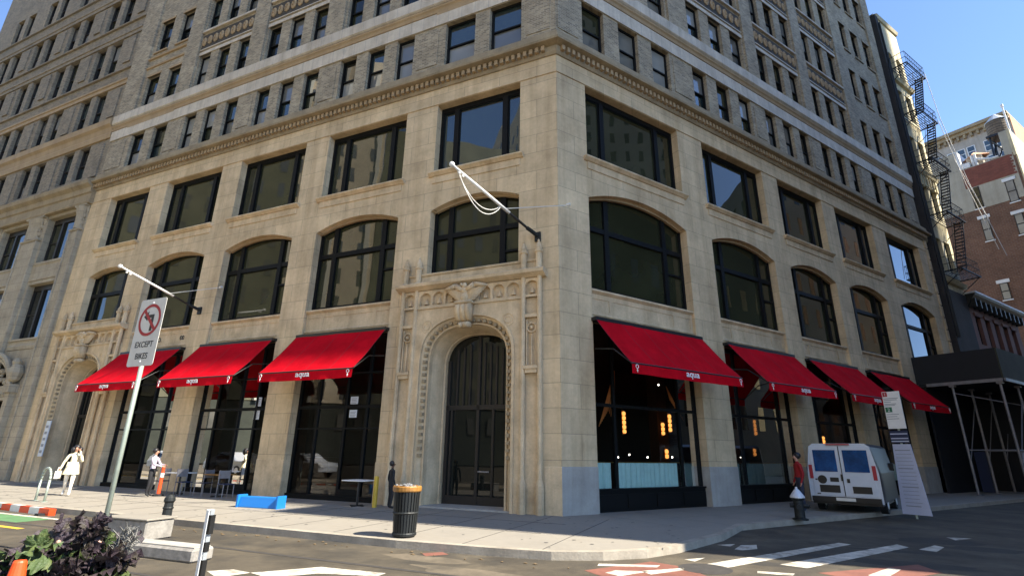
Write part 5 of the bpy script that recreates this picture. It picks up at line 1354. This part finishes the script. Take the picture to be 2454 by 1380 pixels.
ca = car(M['vanw']); ca.location = (-23, -13.2, RZ); tag(ca, 'white car parked across the avenue mirrored in the shopfront by the entrance', 'car', 'cars parked across the avenue')
cb = car(M['carsilver']); cb.location = (-29.5, -13.3, RZ); tag(cb, 'silver car parked across the avenue mirrored in the middle shopfront', 'car', 'cars parked across the avenue')
cc = copy_tree(ca); cc.location = (-36.5, -13.2, RZ); tag(cc, 'white car parked across the avenue mirrored in the left shopfront', 'car', 'cars parked across the avenue')

# ------------------------------------------------------------------ restaurant lamps and cord fans behind the side street glass
def inside(px, py, depth):       # a point a given depth inside the side-street front
    v = fwd + rt * ((px - 1227) / F_PX) - up * ((py - 690) / F_PX); nR = Vector((SG, -CG, 0)); t = (-depth - CAM.dot(nR)) / v.dot(nR); return CAM + v * t
WL = [('amber glass wall lamp behind the first curtained window, left of the dark niche', 1497, 985, 1038), ('amber glass wall lamp behind the first curtained window, right of the niche', 1607, 992, 1034), ('low amber table lamp behind the first curtained window', 1599, 1075, 1098), ('slim amber lamp just left of the right wall lamp', 1590, 1012, 1042),
      ('amber lamp behind the second curtained window, upper one', 1812, 1005, 1042), ('amber lamp behind the second curtained window, lower one', 1810, 1074, 1092), ('pale stacked lamp behind the third curtained window', 1976, 1045, 1068)]
for lab, px, y0, y1 in WL:
    a, c = inside(px, y1, 3.0), inside(px + 2, y0, 3.0)
    Lm = empty('wall_lamp', a, GAM, label=lab, cat='lamp', group='amber lamps inside the restaurant')
    h = c.z - a.z
    b = MB(); n = max(2, int(h / .16))
    for k in range(n): b.lathe([(.03, k * h / n), (.07, k * h / n + .03), (.07, (k + .7) * h / n), (.03, (k + .92) * h / n)], 10)
    b.build('lamp_shade', M['lamp'], Lm); b = MB(); b.box(-.04, .04, .05, .09, -.05, h + .05); b.build('back_plate', M['brass'], Lm)
for i, (px, py) in enumerate(((1481, 1095), (1508, 1089), (1552, 1095), (1611, 1095), (1533, 894), (1578, 922), (1775, 1095))):
    b = MB(); b.ball((0, 0, 0), .028, 8); o = b.build('candle_lamp', M['lampw'], loc=inside(px, py, 2.4)); tag(o, 'tiny white point lamp glowing inside the side street dining room', 'lamp', 'tiny white lamps inside the restaurant')
for lab, apex, ends in (('fan of amber cords behind the left pane of the first curtained window', (1472, 888), [(1436 + 3.5 * k, 985 + 6 * abs(k - 6)) for k in range(12)]), ('fan of amber cords behind the right of the first curtained window', (1596, 925), [(1606 + 4 * k, 960 + 6 * k) for k in range(9)])):
    b = MB(); a = inside(*apex, 1.2)
    for e in ends: b.tube(a, inside(*e, 1.2), .014, n=4)
    o = b.build('cord_fan', M['cord']); tag(o, lab, 'hanging cords')

# ------------------------------------------------------------------ people
def person(name, loc, rz, label, H=1.66, stride=.0, arms=None, mats=None, hair=None, coat=0.0, skin='skin', extra=None):
    P = empty(name, loc, rz, label, 'person')
    k = H / 1.66
    Vs = []; Es = []; Rd = []; Lb = []
    def v(p, r, lab, par=None):
        Vs.append(Vector(p) * k); Rd.append(r * k); Lb.append(lab)
        if par is not None: Es.append((par, len(Vs) - 1))
        return len(Vs) - 1
    c = coat
    pel = v((0, 0, .93), .125 + c * .4, 'top' if c else 'leg'); sp1 = v((0, 0, 1.08), .115 + c * .2, 'top', pel); ch = v((0, .0, 1.26), .135, 'top', sp1); nk0 = v((0, .005, 1.385), .075, 'top', ch)
    nk = v((0, 0, 1.44), .048, 'skin', nk0); hd = v((0, -.015, 1.52), .072, 'skin', nk); hm = v((0, -.02, 1.585), .088, 'skin', hd); ht = v((0, -.005, 1.64), .062, 'skin', hm); v((0, -.115, 1.555), .014, 'skin', hm)
    for s_ in (1, -1):
        st = stride * s_
        h = v((s_ * .085, 0, .86), .092 + c * .3, 'leg', pel); kn = v((s_ * .095, -.03 - st * .45, .48), .062, 'leg', h); an = v((s_ * .095, .02 - st * .9 + (.06 if st < 0 else 0), .10 + (.05 if st < 0 else 0)), .043, 'leg', kn); v((s_ * .10, -.12 - st * .9, .04), .036, 'shoe', an)
        sh = v((s_ * .165, .0, 1.345), .058, 'top', nk0)
        el, wr = (arms or {}).get(s_, ((s_ * .225, .03, 1.08), (s_ * .235, -.05, .86)))
        e = v(el, .046, 'top', sh); w = v(wr, .032, 'top', e)
        dr = (Vector(wr) - Vector(el)).normalized(); pm = Vector(wr) + dr * .06; p = v(pm, .028, 'skin', w)
        sd = dr.cross(Vector((0, 1, 0))); sd = sd.normalized() if sd.length > .1 else Vector((0, 0, 1))
        for f in range(4):
            q = pm + dr * .03 + sd * (-.024 + .016 * f); a = v(q, .0085, 'skin', p); q2_ = q + dr * (.04 + .008 * (f in (1, 2))) + Vector((0, -.012, 0)); v(q2_, .007, 'skin', a)
        v(Vector(wr) + dr * .045 - sd * .045 + Vector((0, -.01, 0)), .009, 'skin', w)
    me = bpy.data.meshes.new('body'); me.from_pydata([tuple(x) for x in Vs], Es, []); o = bpy.data.objects.new('body', me); COL.objects.link(o)
    sk = o.modifiers.new('skin', 'SKIN'); sk.use_smooth_shade = True; sk.branch_smoothing = .6
    for i, r in enumerate(Rd): me.skin_vertices[0].data[i].radius = (r, r * (.80 if Lb[i] == 'top' and i < 4 else 1.0)); me.skin_vertices[0].data[i].use_root = (i == 0)
    ss = o.modifiers.new('sub', 'SUBSURF'); ss.levels = 1; ss.render_levels = 1
    bpy.context.view_layer.update()
    bme = bpy.data.meshes.new_from_object(o.evaluated_get(bpy.context.evaluated_depsgraph_get())); bpy.data.objects.remove(o)
    names = ['top', 'leg', 'skin', 'shoe']; bme.materials.clear()
    mm = dict(top='cloth_w', leg='cloth_w', skin=skin, shoe='white'); mm.update(mats or {})
    for n_ in names: bme.materials.append(M[mm[n_]])
    for f in bme.polygons:
        ce = f.center; best = min(range(len(Vs)), key=lambda i: (Vs[i] - ce).length - Rd[i]); f.material_index = names.index(Lb[best]); f.use_smooth = True
    o = bpy.data.objects.new('body', bme); COL.objects.link(o); o.parent = P
    b = MB()
    for s_ in (1, -1): b.ball((s_ * .033 * k, -.098 * k, 1.585 * k), .011 * k, 6)
    b.build('eyes', M['hair'], P)
    if hair:
        b = MB(); b.ball((0, .038 * k, 1.615 * k), .102 * k, 12, sz=1.0)
        if hair == 'long':
            for s_ in (1, -1): b.ball((s_ * .10 * k, .04 * k, 1.53 * k), .07 * k, 10, sz=1.6)
            b.ball((0, .08 * k, 1.54 * k), .125 * k, 10, sz=1.35)
        b.build('hair', M['hair'], P, smooth=True)
    if coat:
        b = MB(); b.lathe([(.17 * k, 1.12 * k), (.19 * k, .95 * k), (.235 * k, .72 * k), (.24 * k, .70 * k), (.20 * k, .72 * k), (.15 * k, 1.1 * k)], 16)
        for q in range(len(b.v)): x, y, z = b.v[q]; b.v[q] = (x, y * .8, z)
        b.build('coat_skirt', M[mm['top']], P, smooth=True)
    return P
W = person('person', (-16.8, -3.2, 0), math.radians(58), 'woman in a patterned pale jacket and white trousers walking with a phone at her ear', H=1.62, stride=.20,
           arms={1: ((.25, -.10, 1.12), (.13, -.16, 1.45)), -1: ((-.27, .03, 1.10), (-.30, -.10, .92))}, mats=dict(top='cloth_p', leg='cloth_w', shoe='white'), hair='long', coat=.05)
b = MB(); b.box(-.17, .17, -.05, .05, 0, .24); b.path([(-.12, 0, .24), (-.09, 0, .36), (.09, 0, .36), (.12, 0, .24)], .012, n=5)
hb = b.build('handbag', M['cloth_w'], loc=W.matrix_basis @ Vector((-.33, -.12, .56)), rotz=math.radians(58 + 80), bevel=.02); tag(hb, 'white handbag hanging from the walking woman\'s hand', 'handbag')
b = MB(); b.box(-.006, .006, -.035, .035, -.07, .07); ph = b.build('phone', M['black'], loc=W.matrix_basis @ Vector((.105, -.12, 1.53)), rotz=math.radians(58), bevel=.004); tag(ph, 'dark phone held to the walking woman\'s ear', 'phone')
person('person', (-5.0, -.95, 0), math.radians(150), 'short person in black clothes standing left of the litter bin', H=1.3, mats=dict(top='cloth_b', leg='cloth_b', shoe='black'), hair='short', skin='skind')
person('person', rw(7.6, 2.35, 0), math.radians(-70), 'person in a red jersey and dark trousers standing by the white van', H=1.72, mats=dict(top='cloth_r', leg='cloth_n', shoe='black'), hair='short')
lp = G0(352, 1190)
person('person', (lp.x, lp.y, 0), math.radians(120), 'person in a lavender shirt standing near the pier between the left awnings', H=1.55, arms={1: ((.22, -.12, 1.12), (.12, -.32, 1.10)), -1: ((-.22, -.12, 1.12), (-.12, -.32, 1.08))}, mats=dict(top='cloth_l', leg='cloth_b', shoe='black'), hair='short')
# notice board by the far entrance
b = MB(); b.box(-.16, .16, -.05, 0, 1.15, 2.75); o = b.build('notice_board', M['paper'], loc=(-25.35, -.16, 0)); tag(o, 'tall narrow white notice board beside the far arched doorway', 'notice board')
b = MB(); [b.box(-.1, .1, -.056, -.051, 1.3 + k * .28, 1.42 + k * .28) for k in range(5)]; b.build('print_lines', M['signgrey'], o)

# ------------------------------------------------------------------ light
wd_ = bpy.data.worlds.new('World'); S.world = wd_; wd_.use_nodes = True
nt = wd_.node_tree; sky = nt.nodes.new('ShaderNodeTexSky'); sky.sky_type = 'NISHITA'; sky.sun_disc = False
SUN_EL, SUN_AZ = math.radians(46), math.radians(-0.3)        # azimuth measured from +x towards +y
sky.sun_elevation = SUN_EL; sky.sun_rotation = PI / 2 - SUN_AZ
sky.air_density = 1.0; sky.dust_density = 0.0; sky.ozone_density = 3.0; sky.altitude = 4000
nt.links.new(sky.outputs[0], nt.nodes['Background'].inputs[0]); nt.nodes['Background'].inputs[1].default_value = 0.15
sl = bpy.data.lights.new('sun', 'SUN'); so = bpy.data.objects.new('sun', sl); COL.objects.link(so)
sl.energy = 4.9; sl.angle = math.radians(.5); sl.color = (1, .93, .80)
sd = Vector((math.cos(SUN_EL) * math.cos(SUN_AZ), math.cos(SUN_EL) * math.sin(SUN_AZ), math.sin(SUN_EL)))
so.rotation_euler = sd.to_track_quat('Z', 'Y').to_euler()
S.view_settings.view_transform = 'Standard'; S.view_settings.look = 'None'; S.view_settings.exposure = 1.55; S.view_settings.gamma = 1
S.cycles.max_bounces = 8; S.cycles.diffuse_bounces = 4; S.cycles.glossy_bounces = 4; S.cycles.transparent_max_bounces = 12
S.cycles.use_denoising = True
